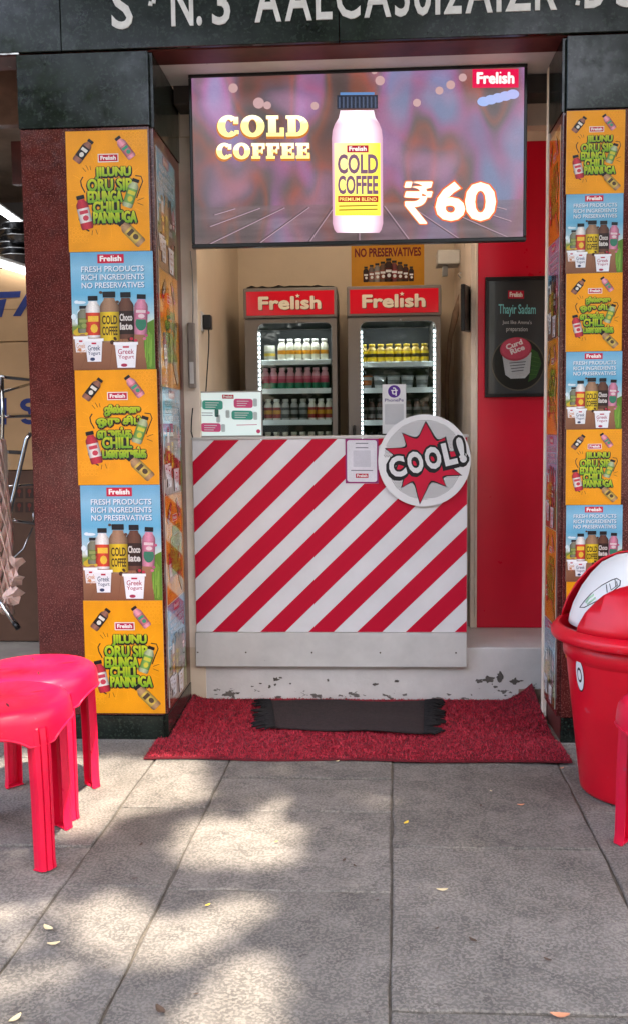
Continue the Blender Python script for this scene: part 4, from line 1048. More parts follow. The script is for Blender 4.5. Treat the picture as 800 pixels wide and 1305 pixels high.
mb.add(vs, fs, False); mb.build('backing', mat('turf_backing', (96, 14, 28), .9, var=.3, vscale=70), mm)
pile = MB(); r_ = random.Random(21); pv, pf = [], []
for k in range(42000):
    x, y = mp_(r_.uniform(.002, .998), r_.uniform(.002, .995)); z = mz(x, y)+.0085; aa = r_.uniform(0, 2*pi); ln = r_.uniform(.006, .011); wd = r_.uniform(.0012, .002)
    dx, dy = cos(aa), sin(aa); tx, ty = r_.uniform(-.8, .8)*ln, r_.uniform(-.8, .8)*ln; o = len(pv); y -= 3.86
    pv += [(x-dx*wd, y-dy*wd, z), (x+dx*wd, y+dy*wd, z), (x+tx+dx*wd*.6, y+ty+dy*wd*.6, z+ln*.8), (x+tx-dx*wd*.6, y+ty-dy*wd*.6, z+ln*.8)]; pf.append((o, o+1, o+2, o+3))
me = bpy.data.meshes.new('pile'); me.from_pydata(pv, [], pf); me.materials.append(mat('red_turf_pile', (166, 30, 50), .65, var=.35, vscale=45))
o = link('pile', me, mm); o['kind'] = 'stuff'
# doormat
dm = thing('fringed_doormat', 'black and brown fringed doormat lying on the red turf mat', 'doormat', (0, 4.0, 0))
c4 = [G(345, 926, .028), G(546, 933, .028), G(546, 893, .028), G(340, 891, .028)]
N, K = 40, 20; mb = MB(); vs = []
def dz(x, y): return mz(x, y)+.0195+.003*sin(x*14+y*7)+.002*sin(y*31)
for lay in (0, 1):
    for j in range(K+1):
        for i in range(N+1):
            u, v = i/N, j/K; p = (c4[0]*(1-u)+c4[1]*u)*(1-v)+(c4[3]*(1-u)+c4[2]*u)*v; x, y = p.x, min(p.y, 4.235)+.005*sin(u*13)*(1-v); vs.append((x, y-4.0, dz(x, y)+(0 if lay == 0 else .007)))
q_ = (N+1)*(K+1); fs = []
for j in range(K):
    for i in range(N):
        a_ = j*(N+1)+i; fs += [(a_, a_+1, a_+N+2, a_+N+1)[::-1], tuple(t+q_ for t in (a_, a_+1, a_+N+2, a_+N+1))]
for i in range(N): fs += [(i, i+1, i+1+q_, i+q_), tuple(K*(N+1)+t for t in (i+1, i, i+q_, i+1+q_))]
for j in range(K): fs += [(j*(N+1), (j+1)*(N+1), (j+1)*(N+1)+q_, j*(N+1)+q_), tuple(N+t for t in ((j+1)*(N+1), j*(N+1), j*(N+1)+q_, (j+1)*(N+1)+q_))]
mb.add(vs, fs, True); mb.build('woven_pad', mat('dark_woven_rag', (46, 33, 33), .95, var=.4, vscale=60, bump=.9, bscale=170), dm)
r_ = random.Random(31)
mf = mat('black_fringe_yarn', (18, 15, 16), .9)
for side in (0, 1):
    tuft = MB()
    for k in range(54):
        v = (k+.5)/54; p = (c4[0]*(1-v)+c4[3]*v) if side == 0 else (c4[1]*(1-v)+c4[2]*v); s = -1 if side == 0 else 1
        ln = r_.uniform(.02, .075); y = min(p.y, 4.232)-4.0; z0 = dz(p.x, p.y)+.006; ex = p.x+s*ln; ey = y+r_.uniform(-.035, .035)
        tuft.tube([(p.x-s*.02, y, z0+.002), (p.x+s*ln*.4, (y+ey)/2+r_.uniform(-.006, .006), z0+.004), (ex, ey, mz(ex, ey+4.0)+.024)], [.005, .0055, .004], 5)
    tuft.build('fringe', mf, dm)

# ------------------------------------------------------------------ plastic stools
def make_stool(label, group=None):
    H = .47
    t = thing('plastic_stool', label, 'stool', (0, 0, 0), 0, group)
    # seat with faint radial ribs and rolled edge
    n = 72; prof = [(.0, H-.004), (.05, H-.004), (.055, H-.002), (.12, H-.0015), (.165, H-.001), (.180, H-.004), (.192, H-.012), (.199, H-.024), (.202, H-.040), (.204, H-.062)]
    vs = []
    for i, (r, z) in enumerate(prof):
        for k in range(n):
            dz_ = -.0014 if (k % 6 == 0 and 2 <= i <= 3) else 0; vs.append((r*cos(2*pi*k/n), r*sin(2*pi*k/n), z+dz_))
    s = MB(); s.add(vs, [(i*n+k, i*n+(k+1) % n, (i+1)*n+(k+1) % n, (i+1)*n+k) for i in range(len(prof)-1) for k in range(n)], True)
    seat = s.build('seat', m_pink_plastic, t)
    for k in range(4):
        a_ = pi/2*k+.4; sl2 = MB(); 
        pts = [(.105+.022*cos(2*pi*j/12), .0035*sin(2*pi*j/12)) for j in range(12)]
        sl2.add([(x*cos(a_)-y*sin(a_), x*sin(a_)+y*cos(a_), H-.0006) for x, y in pts], [tuple(range(12))]); sl2.build('painted_slot', mat('slot_shade', (60, 4, 16), .8), seat)  # flat dark ellipse painted for the shade of an uncut opening
    # skirt with an arch between the legs
    n = 96; vs = []; lip = []
    for lay, dr in ((0, 0.), (1, -.0035)):
        for j in range(5):
            for k in range(n):
                th = 2*pi*k/n; ph = ((th-pi/4) % (pi/2))/(pi/2); u = abs(ph-.5)*2           # u=1 at a leg, 0 mid-span
                zb = H-.070-.036*(min(u, .76)/.76)**3
                z = H-.060+(zb-(H-.060))*j/4; r = .2035+.006*(H-.06-z)/.1+dr; vs.append((r*cos(th), r*sin(th), z))
                if lay == 0 and j == 4: lip.append(Vector((r*cos(th), r*sin(th), z)))
    s = MB(); s.add(vs, [(L*5*n+j*n+k, L*5*n+j*n+(k+1) % n, L*5*n+(j+1)*n+(k+1) % n, L*5*n+(j+1)*n+k) for L in (0, 1) for j in range(4) for k in range(n)], True)
    s.tube([p*1.0 for p in lip], .0042, 6, closed=True)
    s.build('skirt', m_pink_plastic, t)
    sec = [(-.041, -.034), (-.041, -.012), (-.036, -.002), (-.019, .004), (-.0155, -.006), (-.012, .0045), (.012, .0045), (.0155, -.006), (.019, .004), (.036, -.002), (.041, -.012), (.041, -.034),
           (.037, -.034), (.037, -.013), (.030, -.006), (0, -.002), (-.030, -.006), (-.037, -.013), (-.037, -.034)]
    for q in range(4):
        a_ = pi/4+q*pi/2; m_ = MB(); vs = []; N = len(sec)
        lev = [(H-.030, .172, 1.), (H-.058, .1965, 1.), (H-.09, .201, 1.), (H-.16, .2045, .97), (.22, .2075, .92), (.03, .210, .88), (.012, .2115, .90), (.0, .213, .93)]
        for z, r, k in lev:
            for s_, rho in sec:
                rr_ = r+rho+.006; x, y = rr_, s_*k*.74
                vs.append((x*cos(a_)-y*sin(a_), x*sin(a_)+y*cos(a_), z))
        fs = [(i*N+k, i*N+(k+1) % N, (i+1)*N+(k+1) % N, (i+1)*N+k) for i in range(len(lev)-1) for k in range(N)]+[tuple(range(N)), tuple(range((len(lev)-1)*N, len(lev)*N))]
        m_.add(vs, fs); lg = m_.build('leg', m_pink_plastic, t)
        f2 = MB(); pts = [(.211-.03+.04*cos(b), .034*sin(b)) for b in [radians(-80+160*j/8) for j in range(9)]]
        pts = [(x*cos(a_)-y*sin(a_), x*sin(a_)+y*cos(a_)) for x, y in pts]; k = len(pts)
        f2.add([(x, y, 0.0) for x, y in pts]+[(x, y, .004) for x, y in pts], [tuple(range(k)), tuple(range(k, 2*k))]+[(j, (j+1) % k, (j+1) % k+k, j+k) for j in range(k)]); f2.build('foot_flange', m_pink_plastic, lg)
    return t
s1 = make_stool('red plastic stool with its back legs near the granite pillar'); s1.location = (-1.118, 3.045, .003); s1.rotation_euler.z = radians(2)
s2 = copy_tree(s1); s2['label'] = 'red plastic stool standing between the other stool and the open paving'; s2.location = (-1.093, 2.685, .003); s2.rotation_euler.z = radians(8)
s3 = copy_tree(s1); s3['label'] = 'red plastic stool standing beside the red dustbin'; s3.location = (.905, 2.655, .003); s3.rotation_euler.z = radians(3)

# ------------------------------------------------------------------ dustbin
BX, BY = .925, 3.215
bn = thing('red_dustbin', 'big red swing lid dustbin with white flap beside the mat', 'dustbin', (BX, BY, .002))
prof = [(.0, 0), (.188, 0), (.197, .006), (.200, .02), (.249, .46), (.252, .47), (.259, .474), (.262, .53), (.255, .532), (.24, .45), (.19, .03), (0, .03)]
MB().lathe(prof, 64).build('body', m_red_plastic, bn)
MB().lathe([(.262, .5325), (.296, .534), (.301, .540), (.302, .556), (.297, .566), (.290, .571), (.286, .580), (.27, .580), (.27, .5335)], 64).build('lid_rim', m_red_plastic, bn)
dome = [(.286, .5805), (.283, .60), (.268, .645), (.236, .705), (.200, .752), (.16, .790), (.11, .815), (.055, .826), (0.0001, .828)]
dv = Vector((-.30, -.954, 0)).normalized()
def dome_piece(lo, hi, sc, scz=None):
    scz = sc if scz is None else scz
    bm = bmesh.new(); n = 72
    pr_ = [(r*sc, .5805+(z-.5805)*scz) for r, z in dome]
    vv = [[bm.verts.new((r*cos(2*pi*k/n), r*sin(2*pi*k/n), z)) for k in range(n)] for r, z in pr_]
    for i in range(len(pr_)-1):
        for k in range(n): bm.faces.new((vv[i][k], vv[i][(k+1) % n], vv[i+1][(k+1) % n], vv[i+1][k]))
    for lim, s in ((lo, 1), (hi, -1)):
        if lim is None: continue
        bmesh.ops.bisect_plane(bm, geom=bm.verts[:]+bm.edges[:]+bm.faces[:], plane_co=dv*lim, plane_no=dv*s, clear_inner=True)
    bmesh.ops.remove_doubles(bm, verts=bm.verts, dist=.0003)
    bmesh.ops.recalc_face_normals(bm, faces=bm.faces)
    for f in bm.faces: f.smooth = True
    return bm
def bm_obj(bm, name, m, parent, thick):
    me = bpy.data.meshes.new(name); bm.to_mesh(me); me.materials.append(m); o = link(name, me, parent)
    md = o.modifiers.new('shell', 'SOLIDIFY'); md.thickness = thick; md.offset = -1
    return o
WF, WF2 = .075, .205
bm = dome_piece(WF2, None, 1.); bm_obj(bm, 'lid_cheek', m_red_plastic, bn, .005); bm.free()
bm = dome_piece(None, -WF, 1.); bm_obj(bm, 'lid_cheek', m_red_plastic, bn, .005); bm.free()
m_flap = mat('white_flap_plastic', (226, 226, 226), .4, var=.04)
bm = dome_piece(-WF-.03, WF2-.004, .85, .975)
from mathutils.bvhtree import BVHTree
tree = BVHTree.FromBMesh(bm); flap = bm_obj(bm, 'flap', m_flap, bn, .006); bm.free()
def on_flap(px, py):
    d = ray(px, py).normalized(); h = tree.ray_cast(CAM-bn.location, d)
    return h[0]-d*.0014 if h[0] else None
bo = [(738, 774), (744, 766), (752, 757), (766, 746), (779, 739), (785, 737), (790, 740), (789, 746), (782, 752), (772, 759), (758, 767), (744, 774), (738, 774)]
def stroke(pts, r, m, name='flap_drawing'):
    q = [on_flap(*p) for p in pts]; q = [p for p in q if p is not None]
    if len(q) > 1: MB().tube(q, r, 5).build(name, m, flap)
stroke(bo, .0016, m_black); stroke([(783, 738), (784, 748)], .0014, m_black); stroke([(776, 744), (778, 752), (786, 746), (785, 741)], .0014, m_black); stroke([(772, 745), (773, 755)], .0014, m_black)
mgr = mat('pale_green_mark', (170, 206, 176), .5); stroke([(746, 768), (750, 762), (756, 758)], .004, mgr); stroke([(748, 770), (758, 762)], .004, mgr)
# round sticker on the bin's side
def on_body(th, z, o): r = .2+(.249-.2)*(z-.02)/.44+o; return (r*cos(th), r*sin(th), z)
th0, z0 = radians(202), .425
for (sx, sz, o, m, nm) in ((.092, .058, .0012, m_black, 'sticker'), (.084, .053, .0017, m_white_lam, 'sticker_face'), (.05, .026, .0022, m_black, 'sticker_mark'), (.035, .017, .0026, m_white_lam, 'sticker_mark')):
    k = 28; mb = MB(); vs = [on_body(th0, z0, o+.0004)]+[on_body(th0+sx*cos(2*pi*j/k), z0+sz*sin(2*pi*j/k), o) for j in range(k)]
    mb.add(vs, [(0, j+1, (j+1) % k+1) for j in range(k)]); mb.build(nm, m, bn)

# ------------------------------------------------------------------ neighbouring shop
nb = thing('neighbour_shop', 'dim neighbouring shop interior full of cartons beside the granite pillar', 'building', (-2.2, 4.3, 0))
def NP(mb, name, m): o = mb.build(name, m, nb); o.location = (2.2, -4.3, 0); return o
m_ngrey = mat('dull_grey_wall', (120, 116, 114), .7, var=.15, vscale=4)
NP(MB().box(-3.4, -1.0, 4.25, 7.2, -.02, .06, .004), 'floor', mat('cement_floor', (150, 144, 136), .7, var=.2, vscale=5, bump=.2))
NP(MB().box(-3.4, -1.0, 7.2, 7.3, .0, 3.0), 'back_wall', m_ngrey)
NP(MB().box(-3.5, -3.4, 3.9, 7.3, .0, 3.0), 'side_wall', m_ngrey)
NP(MB().box(-3.4, -1.0, 3.87, 7.3, 3.0, 3.08), 'ceiling', mat('stained_ceiling', (140, 118, 100), .7, var=.3, vscale=4))
NP(MB().box(-1.006, -1.0005, 4.23, 7.2, .06, 3.0), 'party_wall', m_ngrey)
NP(MB().box(-3.4, XL0-.004, 4.24, 4.30, 2.62, 3.0, .004), 'shutter_box', mat('brown_shutter', (110, 84, 70), .6, var=.3, vscale=12))
NP(MB().box(F(17, 200, 4.5).x, F(23.5, 200, 4.5).x+.06, 4.48, 4.52, F(20, 236, 4.5).z, 2.62), 'guide_post', m_maroon_soffit)
m_card = mat('brown_cardboard', (184, 146, 104), .8, var=.08, vscale=5, bump=.1, bscale=30)
m_card2 = mat('dark_brown_cardboard', (92, 66, 52), .8, var=.15, vscale=6)
navy = S3((34, 48, 110))
YX = 5.2
def carton(z0, z1, m, label, art, xr=-1.55):
    t = thing('carton', label, 'carton', (-2.55, YX, z0))
    MB().box(0, xr+2.55, 0, .5, 0, z1-z0, .006).build('box', m, t); MB().box(0, xr+2.55, -.0012, -.0003, (z1-z0)*.44, (z1-z0)*.44+.0015).build('seam', m_card2, t)
    if art: link('print', art.mesh('print', lambda x, y: (F(x, y, YX).x+2.55, F(x, y, YX).z-z0), ink_matt), t, (0, -.0016, 0))
    return t
z1_ = F(20, 436, YX).z; z2_ = F(20, 342, YX).z
a = Art(); a.L = 1
a.poly([(-45, 374), (27, 371), (26, 379), (-45, 382)], navy); a.poly([(0, 382), (9, 381), (3, 404), (-6, 405)], navy); a.L = 1.5; a.poly([(36, 371), (46, 371), (27, 403), (17, 403)], navy); a.poly([(46, 371), (56, 371), (64, 402), (54, 402)], navy)
carton(z1_+.004, z2_, m_card, 'brown cardboard carton with blue letters, topmost of its stack', a)
a = Art(); a.L = 1; a.poly([(-2, 508), (9, 507), (9, 541), (-2, 541)], navy); a.put(*ring(38, 516, 12, 8.6, 7, 80, 340, 12, 6), navy); a.L = 1.5; a.put(*ring(38, 532, 12, 9, 7, -100, 160, 12, 6), navy)
zl = F(20, 600, YX).z
carton(zl+.004, z1_, m_card, 'brown cardboard carton with blue letters, under the topmost carton', a)
a = Art(); a.L = 1
for i, x in enumerate((20, 33)):
    for j in range(2):
        y = 622+j*18; a.L = 1; a.rect(x, y, x+10, y+13, S3((66, 46, 38))); a.L = 2; a.ell(x+5, y+4, 2.4, 3, S3((120, 50, 40)), 10); a.rect(x+4.4, y+7, x+5.6, y+11, S3((120, 50, 40)))
carton(.064, zl, m_card2, 'dark brown carton at the bottom of the stack', a)
# black pans piled on the cartons
r_ = random.Random(17)
mpan = mat('black_enamel', (24, 24, 26), .2, coat=.4)
pan = None
for k in range(14):
    if pan is None:
        pan = thing('black_pan', 'black shiny pan in the pile above the topmost carton', 'pan', (0, 0, 0), 0, 'pans piled on the carton')
        MB().lathe([(.0, 0), (.075, .0), (.09, .01), (.105, .045), (.109, .047), (.109, .05), (.103, .048), (.086, .013), (0, .006)], 28).build('bowl', mpan, pan)
        MB().lathe([(.107, .046), (.111, .047), (.111, .051), (.107, .052)], 28).build('rim', m_steel, pan)
        o = pan
    else: o = copy_tree(pan)
    o.location = (-1.98+.20*(k % 2)+r_.uniform(-.03, .03), YX+.16+r_.uniform(-.02, .02), z2_+.003+.036*(k//2)); o.rotation_euler = (radians(0), 0, r_.uniform(0, 6))
# fluorescent tubes
for (p, q, lab) in ((F(-45, 236, 4.75), F(42, 297, 6.3), 'lit fluorescent tube slanting back above the black pans'), (F(-60, 318, 5.12), F(45, 350, 5.16), 'lit fluorescent tube just above the topmost carton')):
    t = thing('fluorescent_tube', lab, 'tube light', tuple(p)); v = q-p
    MB().tube([v*.02, v*.98], .016, 12).build('tube', m_tube_on, t); MB().tube([(0, 0, .03), v+Vector((0, 0, .03))], .012, 8).build('batten', m_white_paint, t)
    MB().tube([(0, 0, 0), v*.02], .017, 12).build('end_cap', m_steel, t); MB().tube([v*.98, v], .017, 12).build('end_cap', m_steel, t)
p = F(4, 144, 4.36)
sp = thing('horn_speaker', 'round dark speaker hanging by the shutter of the neighbouring shop', 'speaker', tuple(p))
MB().lathe([(.0, .0), (.03, .0), (.058, .05), (.062, .055), (.055, .058), (.0, .03)], 28).build('horn', mat('dark_bronze', (58, 46, 42), .35, metal=.5), sp, (0, 0, 0), (pi/2, 0, radians(-20))); MB().tube([(0, .01, .02), (0, .03, .06), (0, .04, .17)], .008, 8).build('bracket', m_black, sp)
# chrome folding rack
YK = 4.62
rk = thing('chrome_rack', 'folding chrome tube rack in front of the cartons', 'rack', tuple(F(10, 800, YK)))
o0 = F(10, 800, YK)
def seg(pts, r=.009, name='tube', m=m_chrome): MB().tube([F(x, y, Y)-o0 for x, y, Y in pts], r, 8).build(name, m, rk)
seg([(-30, 482, YK), (3, 480, YK), (8, 481, YK), (38, 484, YK+.2), (60, 486, YK+.3)]); seg([(3, 481, YK), (4, 530, YK), (2, 600, YK), (-2, 690, YK)], .010, 'post')
seg([(-10, 508, YK), (2, 500, YK), (40, 489, YK+.25)], .007); seg([(-20, 532, YK), (40, 530, YK+.1)], .008); seg([(-20, 574, YK), (30, 577, YK+.1)], .010)
seg([(40, 552, YK+.02), (34, 560, YK+.02), (14, 648, YK-.05), (4, 690, YK-.08)], .012, 'leg'); seg([(8, 620, YK), (46, 617, YK+.1)], .006); seg([(6, 661, YK), (48, 668, YK+.1)], .009); seg([(43, 652, YK+.1), (43, 668, YK+.1)], .005)
seg([(42, 672, YK+.1), (30, 700, YK+.1), (12, 716, YK+.05)], .004, 'wire')
seg([(-4, 758, YK-.25), (8, 778, YK-.28), (19, 794, YK-.3)], .011, 'leg'); seg([(19, 794, YK-.3), (24, 801, YK-.31)], .014, 'rubber_tip', m_black)
# bundle of wrapped strands hanging at the pillar
YH = 4.42
m_wrap = mat('pinkish_plastic_wrap', (214, 178, 164), .35, var=.25, vscale=14, bump=.5, bscale=30, sss=.2)
m_film = glass_mat('loose_clear_wrap', (.86, .86, .86), rough=.15)
hb = thing('wrapped_bundle', 'hanging bundle of twisted strands in torn plastic wrap', 'bundle', tuple(F(0, 790, YH))); o0 = F(0, 790, YH)
r_ = random.Random(5)
for k in range(11):
    ph = k*.57; pts = []; rd = []
    for j in range(13):
        y = 560+j*18.5; wv = 9+10*min(1, j/6); x = -4+wv*cos(ph+j*.33); pts.append(F(x, y, YH+.05*sin(ph+j*.33))-o0); rd.append(.010+.006*sin(j*.8+k))
    MB().tube(pts, rd, 7).build('strand', m_wrap, hb)
for k in range(9):
    c = F(r_.uniform(-6, 22), r_.uniform(715, 775), YH-.06)-o0; mb = MB(); n = 9
    vs = [(c.x+r_.uniform(.015, .05)*cos(2*pi*j/n), c.y+r_.uniform(-.02, .02), c.z+r_.uniform(.015, .05)*sin(2*pi*j/n)) for j in range(n)]+[(c.x, c.y-.02, c.z)]
    mb.add(vs, [(j, (j+1) % n, n) for j in range(n)]); mb.build('torn_wrap', m_wrap, hb)
for k, pl_ in enumerate(([(-10, 560), (6, 562), (14, 592), (4, 640), (-10, 640)], [(4, 648), (20, 650), (12, 668), (2, 672)])):
    mb = MB(); vs = [F(x, y, YH-.09+.01*(i % 2))-o0 for i, (x, y) in enumerate(pl_)]; mb.add(vs, [tuple(range(len(vs)))]); mb.build('loose_film', m_film, hb)

# ------------------------------------------------------------------ fallen leaves
lv = {'pale': mat('dry_leaf_pale', (206, 190, 150), .7), 'dark': mat('dry_leaf_brown', (74, 58, 46), .7), 'yellow': mat('dry_leaf_yellow', (206, 176, 60), .6), 'pink': mat('dry_leaf_orange', (206, 140, 104), .6)}
def leaf_mesh(L, Wd, curl, m):
    vs = []; n = 6
    for i in range(n+1):
        t = i/n; w_ = Wd*sin(pi*min(1, t*.94+.03))**.8; z = .0025+curl*(t-.5)**2*4
        vs += [(L*(t-.5), -w_, z+curl*.6), (L*(t-.5), 0, z), (L*(t-.5), w_, z+curl*.5)]
    me = bpy.data.meshes.new('fallen_leaf'); me.from_pydata(vs, [], [(i*3+k, i*3+k+1, i*3+k+4, i*3+k+3) for i in range(n) for k in range(2)]); me.materials.append(m); return me
r_ = random.Random(44)
spots = [(62, 1186, 'pale', 1.), (69, 1206, 'pale', .9), (205, 1291, 'dark', 1.1), (20, 1302, 'pale', 1.), (180, 1079, 'dark', .6), (172, 1122, 'dark', .5), (265, 1156, 'yellow', .5), (563, 1137, 'pale', .9), (517, 1051, 'yellow', .8),
         (663, 1028, 'pink', .7), (713, 1298, 'pink', 1.2), (612, 1029, 'dark', .5), (602, 1201, 'dark', .7), (697, 1226, 'dark', .6), (438, 1099, 'dark', .6), (452, 1106, 'dark', .5), (715, 981, 'pink', .6), (625, 1010, 'pale', .4), (430, 972, 'pale', .5), (556, 1186, 'dark', .4), (250, 1270, 'dark', .4), (352, 1075, 'yellow', .35), (745, 1040, 'dark', .4), (480, 1150, 'dark', .35)]
gl = {'pale': 'pale dry leaf lying on the paving', 'dark': 'dark brown dry leaf scrap lying on the paving', 'yellow': 'small yellow leaf lying on the paving', 'pink': 'orange tinted dry leaf lying on the paving'}
for px, py, c, s in spots:
    p = G(px, py); o = link('fallen_leaf', leaf_mesh(.034*s, .008*s, .004*s, lv[c]), None, (p.x, p.y, .003), (0, 0, r_.uniform(0, 6.3))); tag(o, gl[c], 'leaf', c+' leaves on the paving')
# fine litter: grit and crumbs in the joints and on the slabs
gv, gf = [], []
for k in range(2600):
    x, y = r_.uniform(-1.4, 1.3), r_.uniform(1.75, 3.45); s = r_.uniform(.0007, .0022); a_ = r_.uniform(0, 6.3); o = len(gv); zz = .0026
    gv += [(x+s*cos(a_+2*pi*j/3), y+s*sin(a_+2*pi*j/3), zz) for j in range(3)]+[(x, y, zz+s)]; gf += [(o, o+1, o+3), (o+1, o+2, o+3), (o+2, o, o+3)]
me = bpy.data.meshes.new('grit'); me.from_pydata(gv, [], gf); me.materials.append(mat('grit_crumbs', (120, 108, 96), .9, var=.5, vscale=40)); tag(link('grit', me), 'fine grit scattered over the paving', 'grit', kind='stuff')

# ------------------------------------------------------------------ the street tree whose crown shades the shop
def project(p):
    d = p-CAM; z = d.dot(FW); return (400+FPX*d.dot(RT)/z, 652.5-FPX*d.dot(UP)/z) if z > .2 else (9999, 9999)
def grow(poly, k):
    cx = sum(p[0] for p in poly)/len(poly); cy = sum(p[1] for p in poly)/len(poly); return [(cx+(x-cx)*k, cy+(y-cy)*k) for x, y in poly]
def inside(p, poly):
    x, y = p; c = False
    for i in range(len(poly)):
        (x0, y0), (x1, y1) = poly[i], poly[i-1]
        if (y0 > y) != (y1 > y) and x < (x1-x0)*(y-y0)/(y1-y0)+x0: c = not c
    return c
gaps = [([(110, 966), (250, 962), (266, 990), (245, 1024), (190, 1032), (150, 1042), (100, 1066), (0, 1066), (0, 1000), (60, 985)], 1.12, 1.),
        ([(225, 1048), (300, 1040), (378, 1048), (378, 1082), (345, 1096), (260, 1100), (215, 1078)], 1.22, 1.),
        ([(75, 1150), (120, 1138), (200, 1166), (235, 1176), (300, 1138), (352, 1143), (335, 1168), (255, 1200), (215, 1228), (180, 1230), (110, 1208)], 1.18, .985),
        ([(352, 1205), (350, 1305), (358, 1400), (195, 1400), (230, 1305), (290, 1228)], 1.12, 1.),
        ([(-60, 1165), (70, 1148), (62, 1192), (-60, 1225)], 1.2, .9), ([(-60, 1250), (80, 1232), (118, 1250), (60, 1292), (-60, 1310)], 1.2, .9)]
gaps = [(grow(p, .9), pr_) for p, k, pr_ in gaps]
seats = [(Vector((-1.118, 3.045, .47)), .21, .97), (Vector((-1.13, 2.70, .47)), .17, .80)]
seats = [(c-SDIR*(c.z/SDIR.z), r, p_) for c, r, p_ in seats]
def lit(p, rnd):
    g_ = p-SDIR*(p.z/SDIR.z)
    for c, r, p_ in seats:
        if (g_-c).length < r+.05: return rnd < p_
    if g_.y > 3.60: return False
    q = project(g_)
    for poly, p_ in gaps:
        if inside(q, poly): return rnd < p_
    return False
TX, TY = 3.3, -1.5
tr = thing('street_tree', 'leafy street tree at the kerb shading the shop front', 'tree', (TX, TY, -.014))
r_ = random.Random(12)
mb = MB(); mb.tube([(0, 0, 0), (.02, .03, .5), (-.05, .08, 1.6), (-.1, .1, 2.8), (-.25, .3, 4.2)], [.26, .21, .18, .16, .14], 14); trunk = mb.build('trunk', mat('tree_bark', (92, 80, 68), .9, var=.3, vscale=14, bump=.8, bscale=30), tr)
top = Vector((-.25, .3, 4.2)); clus = []
for k in range(16):
    tgt = Vector((r_.uniform(-5.4, 1.4), r_.uniform(-1.2, 5.0), r_.uniform(5.2, 7.4))); mid = top.lerp(tgt, .5)+Vector((0, 0, .5))
    path = [top.lerp(mid, i/8) for i in range(9)]+[mid.lerp(tgt, i/8) for i in range(9)]
    if sum(lit(q+Vector((TX, TY, 0)), 0.) for q in path) > 0: continue
    MB().tube([top-Vector((0, 0, .2)), top.lerp(mid, .5)+Vector((0, 0, .12)), mid, mid.lerp(tgt, .6), tgt], [.09, .06, .04, .025, .01], 7).build('limb', MATS['tree_bark'], trunk)
r_ = random.Random(77); pv, pf = [], []
off = Vector((TX, TY, 0))
for k in range(1700):
    zc_ = r_.uniform(4.9, 7.6); g0 = Vector((r_.uniform(-3.9, 3.6), r_.uniform(.0, 7.2), 0)); c = g0+SDIR*(zc_/SDIR.z)
    if c.y > 3.3: c.y = 3.3-r_.uniform(0, .6)
    for j in range(30):
        p = c+Vector((r_.gauss(0, .22), r_.gauss(0, .22), r_.gauss(0, .16)))
        if p.y > 3.62: continue
        L_, W2 = r_.uniform(.13, .20), r_.uniform(.04, .062); a_ = r_.uniform(0, 6.3); t_ = Vector((cos(a_), sin(a_), r_.uniform(-.5, .3))).normalized(); s_ = t_.cross(Vector((r_.uniform(-.5, .5), r_.uniform(-.5, .5), 1))).normalized()
        u_ = r_.random(); qs = [p-t_*L_*.5, p+s_*W2, p+t_*L_*.5, p-s_*W2]
        if any(lit(q, u_) for q in qs): continue
        o = len(pv); pv += [q-off for q in qs]; pf.append((o, o+1, o+2, o+3))
me = bpy.data.meshes.new('crown'); me.from_pydata([tuple(v) for v in pv], [], pf)
ml = bpy.data.materials.new('leaf_green'); ml.use_nodes = True; n = ml.node_tree.nodes; l = ml.node_tree.links; b = n['Principled BSDF']; b.inputs['Base Color'].default_value = (.06, .11, .03, 1); b.inputs['Roughness'].default_value = .5
tr_ = n.new('ShaderNodeBsdfTranslucent'); tr_.inputs[0].default_value = (.10, .16, .03, 1); mx = n.new('ShaderNodeMixShader'); mx.inputs[0].default_value = .35
l.new(b.outputs[0], mx.inputs[1]); l.new(tr_.outputs[0], mx.inputs[2]); l.new(mx.outputs[0], n['Material Output'].inputs[0])
me.materials.append(ml); o = link('crown', me, tr); o['kind'] = 'stuff'

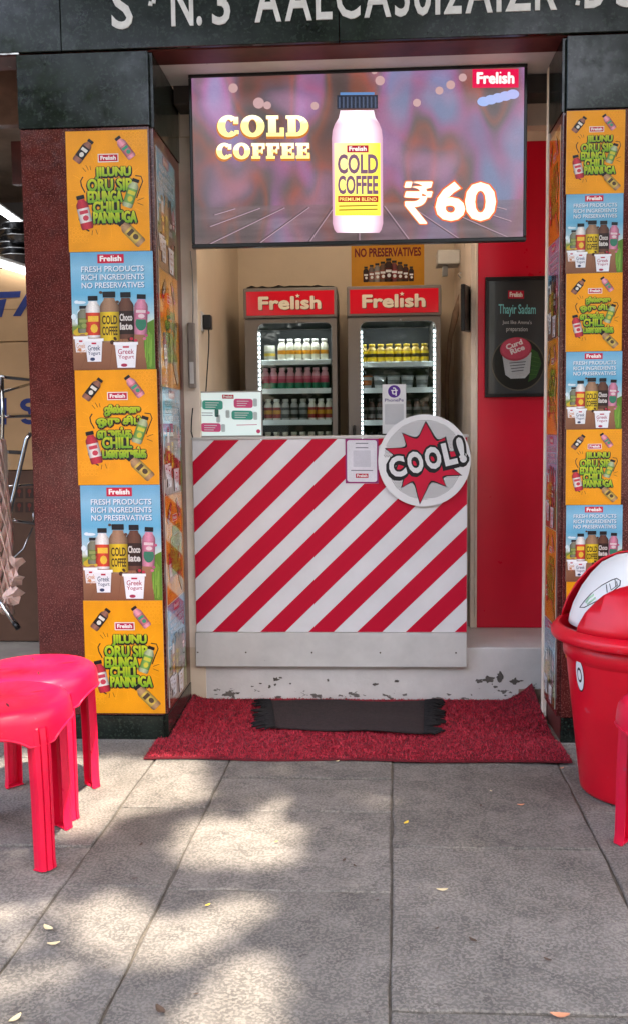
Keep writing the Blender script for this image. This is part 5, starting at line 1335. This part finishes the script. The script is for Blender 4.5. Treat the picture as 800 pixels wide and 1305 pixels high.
# unseen trees added across the road to block low bright sky (mirrored in the granite)
r_ = random.Random(91); pv, pf = [], []
for k in range(15000):
    u = Vector((r_.gauss(0, 1), r_.gauss(0, 1), r_.gauss(0, 1))).normalized()*(r_.random()**.4)
    lump = 1+.18*sin(u.x*5+1)*sin(u.z*6)+.12*sin(u.y*7)
    q = Vector((u.x*3.4, u.y*2.2, 4.6+u.z*3.9))*1.0; q = Vector((q.x*lump, q.y*lump, q.z))
    L_, W2 = r_.uniform(.16, .28), r_.uniform(.06, .11); a_ = r_.uniform(0, 6.3); t_ = Vector((cos(a_), sin(a_), r_.uniform(-.8, .4))).normalized(); s_ = t_.cross(Vector((r_.uniform(-1, 1), r_.uniform(-1, 1), .6))).normalized()
    o = len(pv); pv += [tuple(q-t_*L_*.5), tuple(q+s_*W2), tuple(q+t_*L_*.5), tuple(q-s_*W2)]; pf.append((o, o+1, o+2, o+3))
cme = bpy.data.meshes.new('crown'); cme.from_pydata(pv, [], pf); cme.materials.append(ml)
tme = MB().tube([(0, 0, 0), (.03, .02, .8), (-.05, 0, 2.2), (0, .05, 4.0), (.1, 0, 5.6)], [.3, .24, .2, .14, .05], 12).mesh('trunk'); tme.materials.append(MATS['tree_bark'])
for x, y, rz, lab in ((-6.6, -10.2, .4, 'broad low leafy tree added across the road to block sky, facing the cartons'), (-.2, -9.8, 2.1, 'broad low leafy tree added across the road to block sky, facing the counter'), (6.2, -10.4, 4.0, 'broad low leafy tree added across the road to block sky, facing the dustbin'), (-13, -10.5, 5.1, 'broad low leafy tree added across the road to block sky, beyond the cartons'), (12.6, -10.0, 1.2, 'broad low leafy tree added across the road to block sky, beyond the dustbin')):
    t = thing('added_sky_blocking_tree', lab, 'tree', (x, y, -.014), rz, 'trees added across the road to block sky'); link('trunk', tme, t); o = link('crown', cme, t); o['kind'] = 'stuff'

# closed rolling shutter of the next shop, beyond the pillar behind the dustbin
sh = thing('rolling_shutter', 'closed grey rolling shutter beyond the pillar behind the dustbin', 'shutter', (2.27, 4.05, 0))
m_sh = mat('shutter_slat_grey', (128, 128, 126), .45, var=.12, vscale=6, blotch=.2, bl_s=4, metal=.3)
sm_ = MB().tube([(-.92, 0, 0), (.92, 0, 0)], .042, 10).mesh('slat'); sm_.materials.append(m_sh)
for k in range(33): link('slat', sm_, sh, (0, 0, .05+k*.08))
for x in (-.93, .93): MB().box(x-.02, x+.02, -.06, .06, 0, ZB-.004, .004).build('guide_rail', m_steel, sh)
MB().box(-.95, .95, .06, .14, 0, ZB+.2).build('backing', m_ngrey, sh)
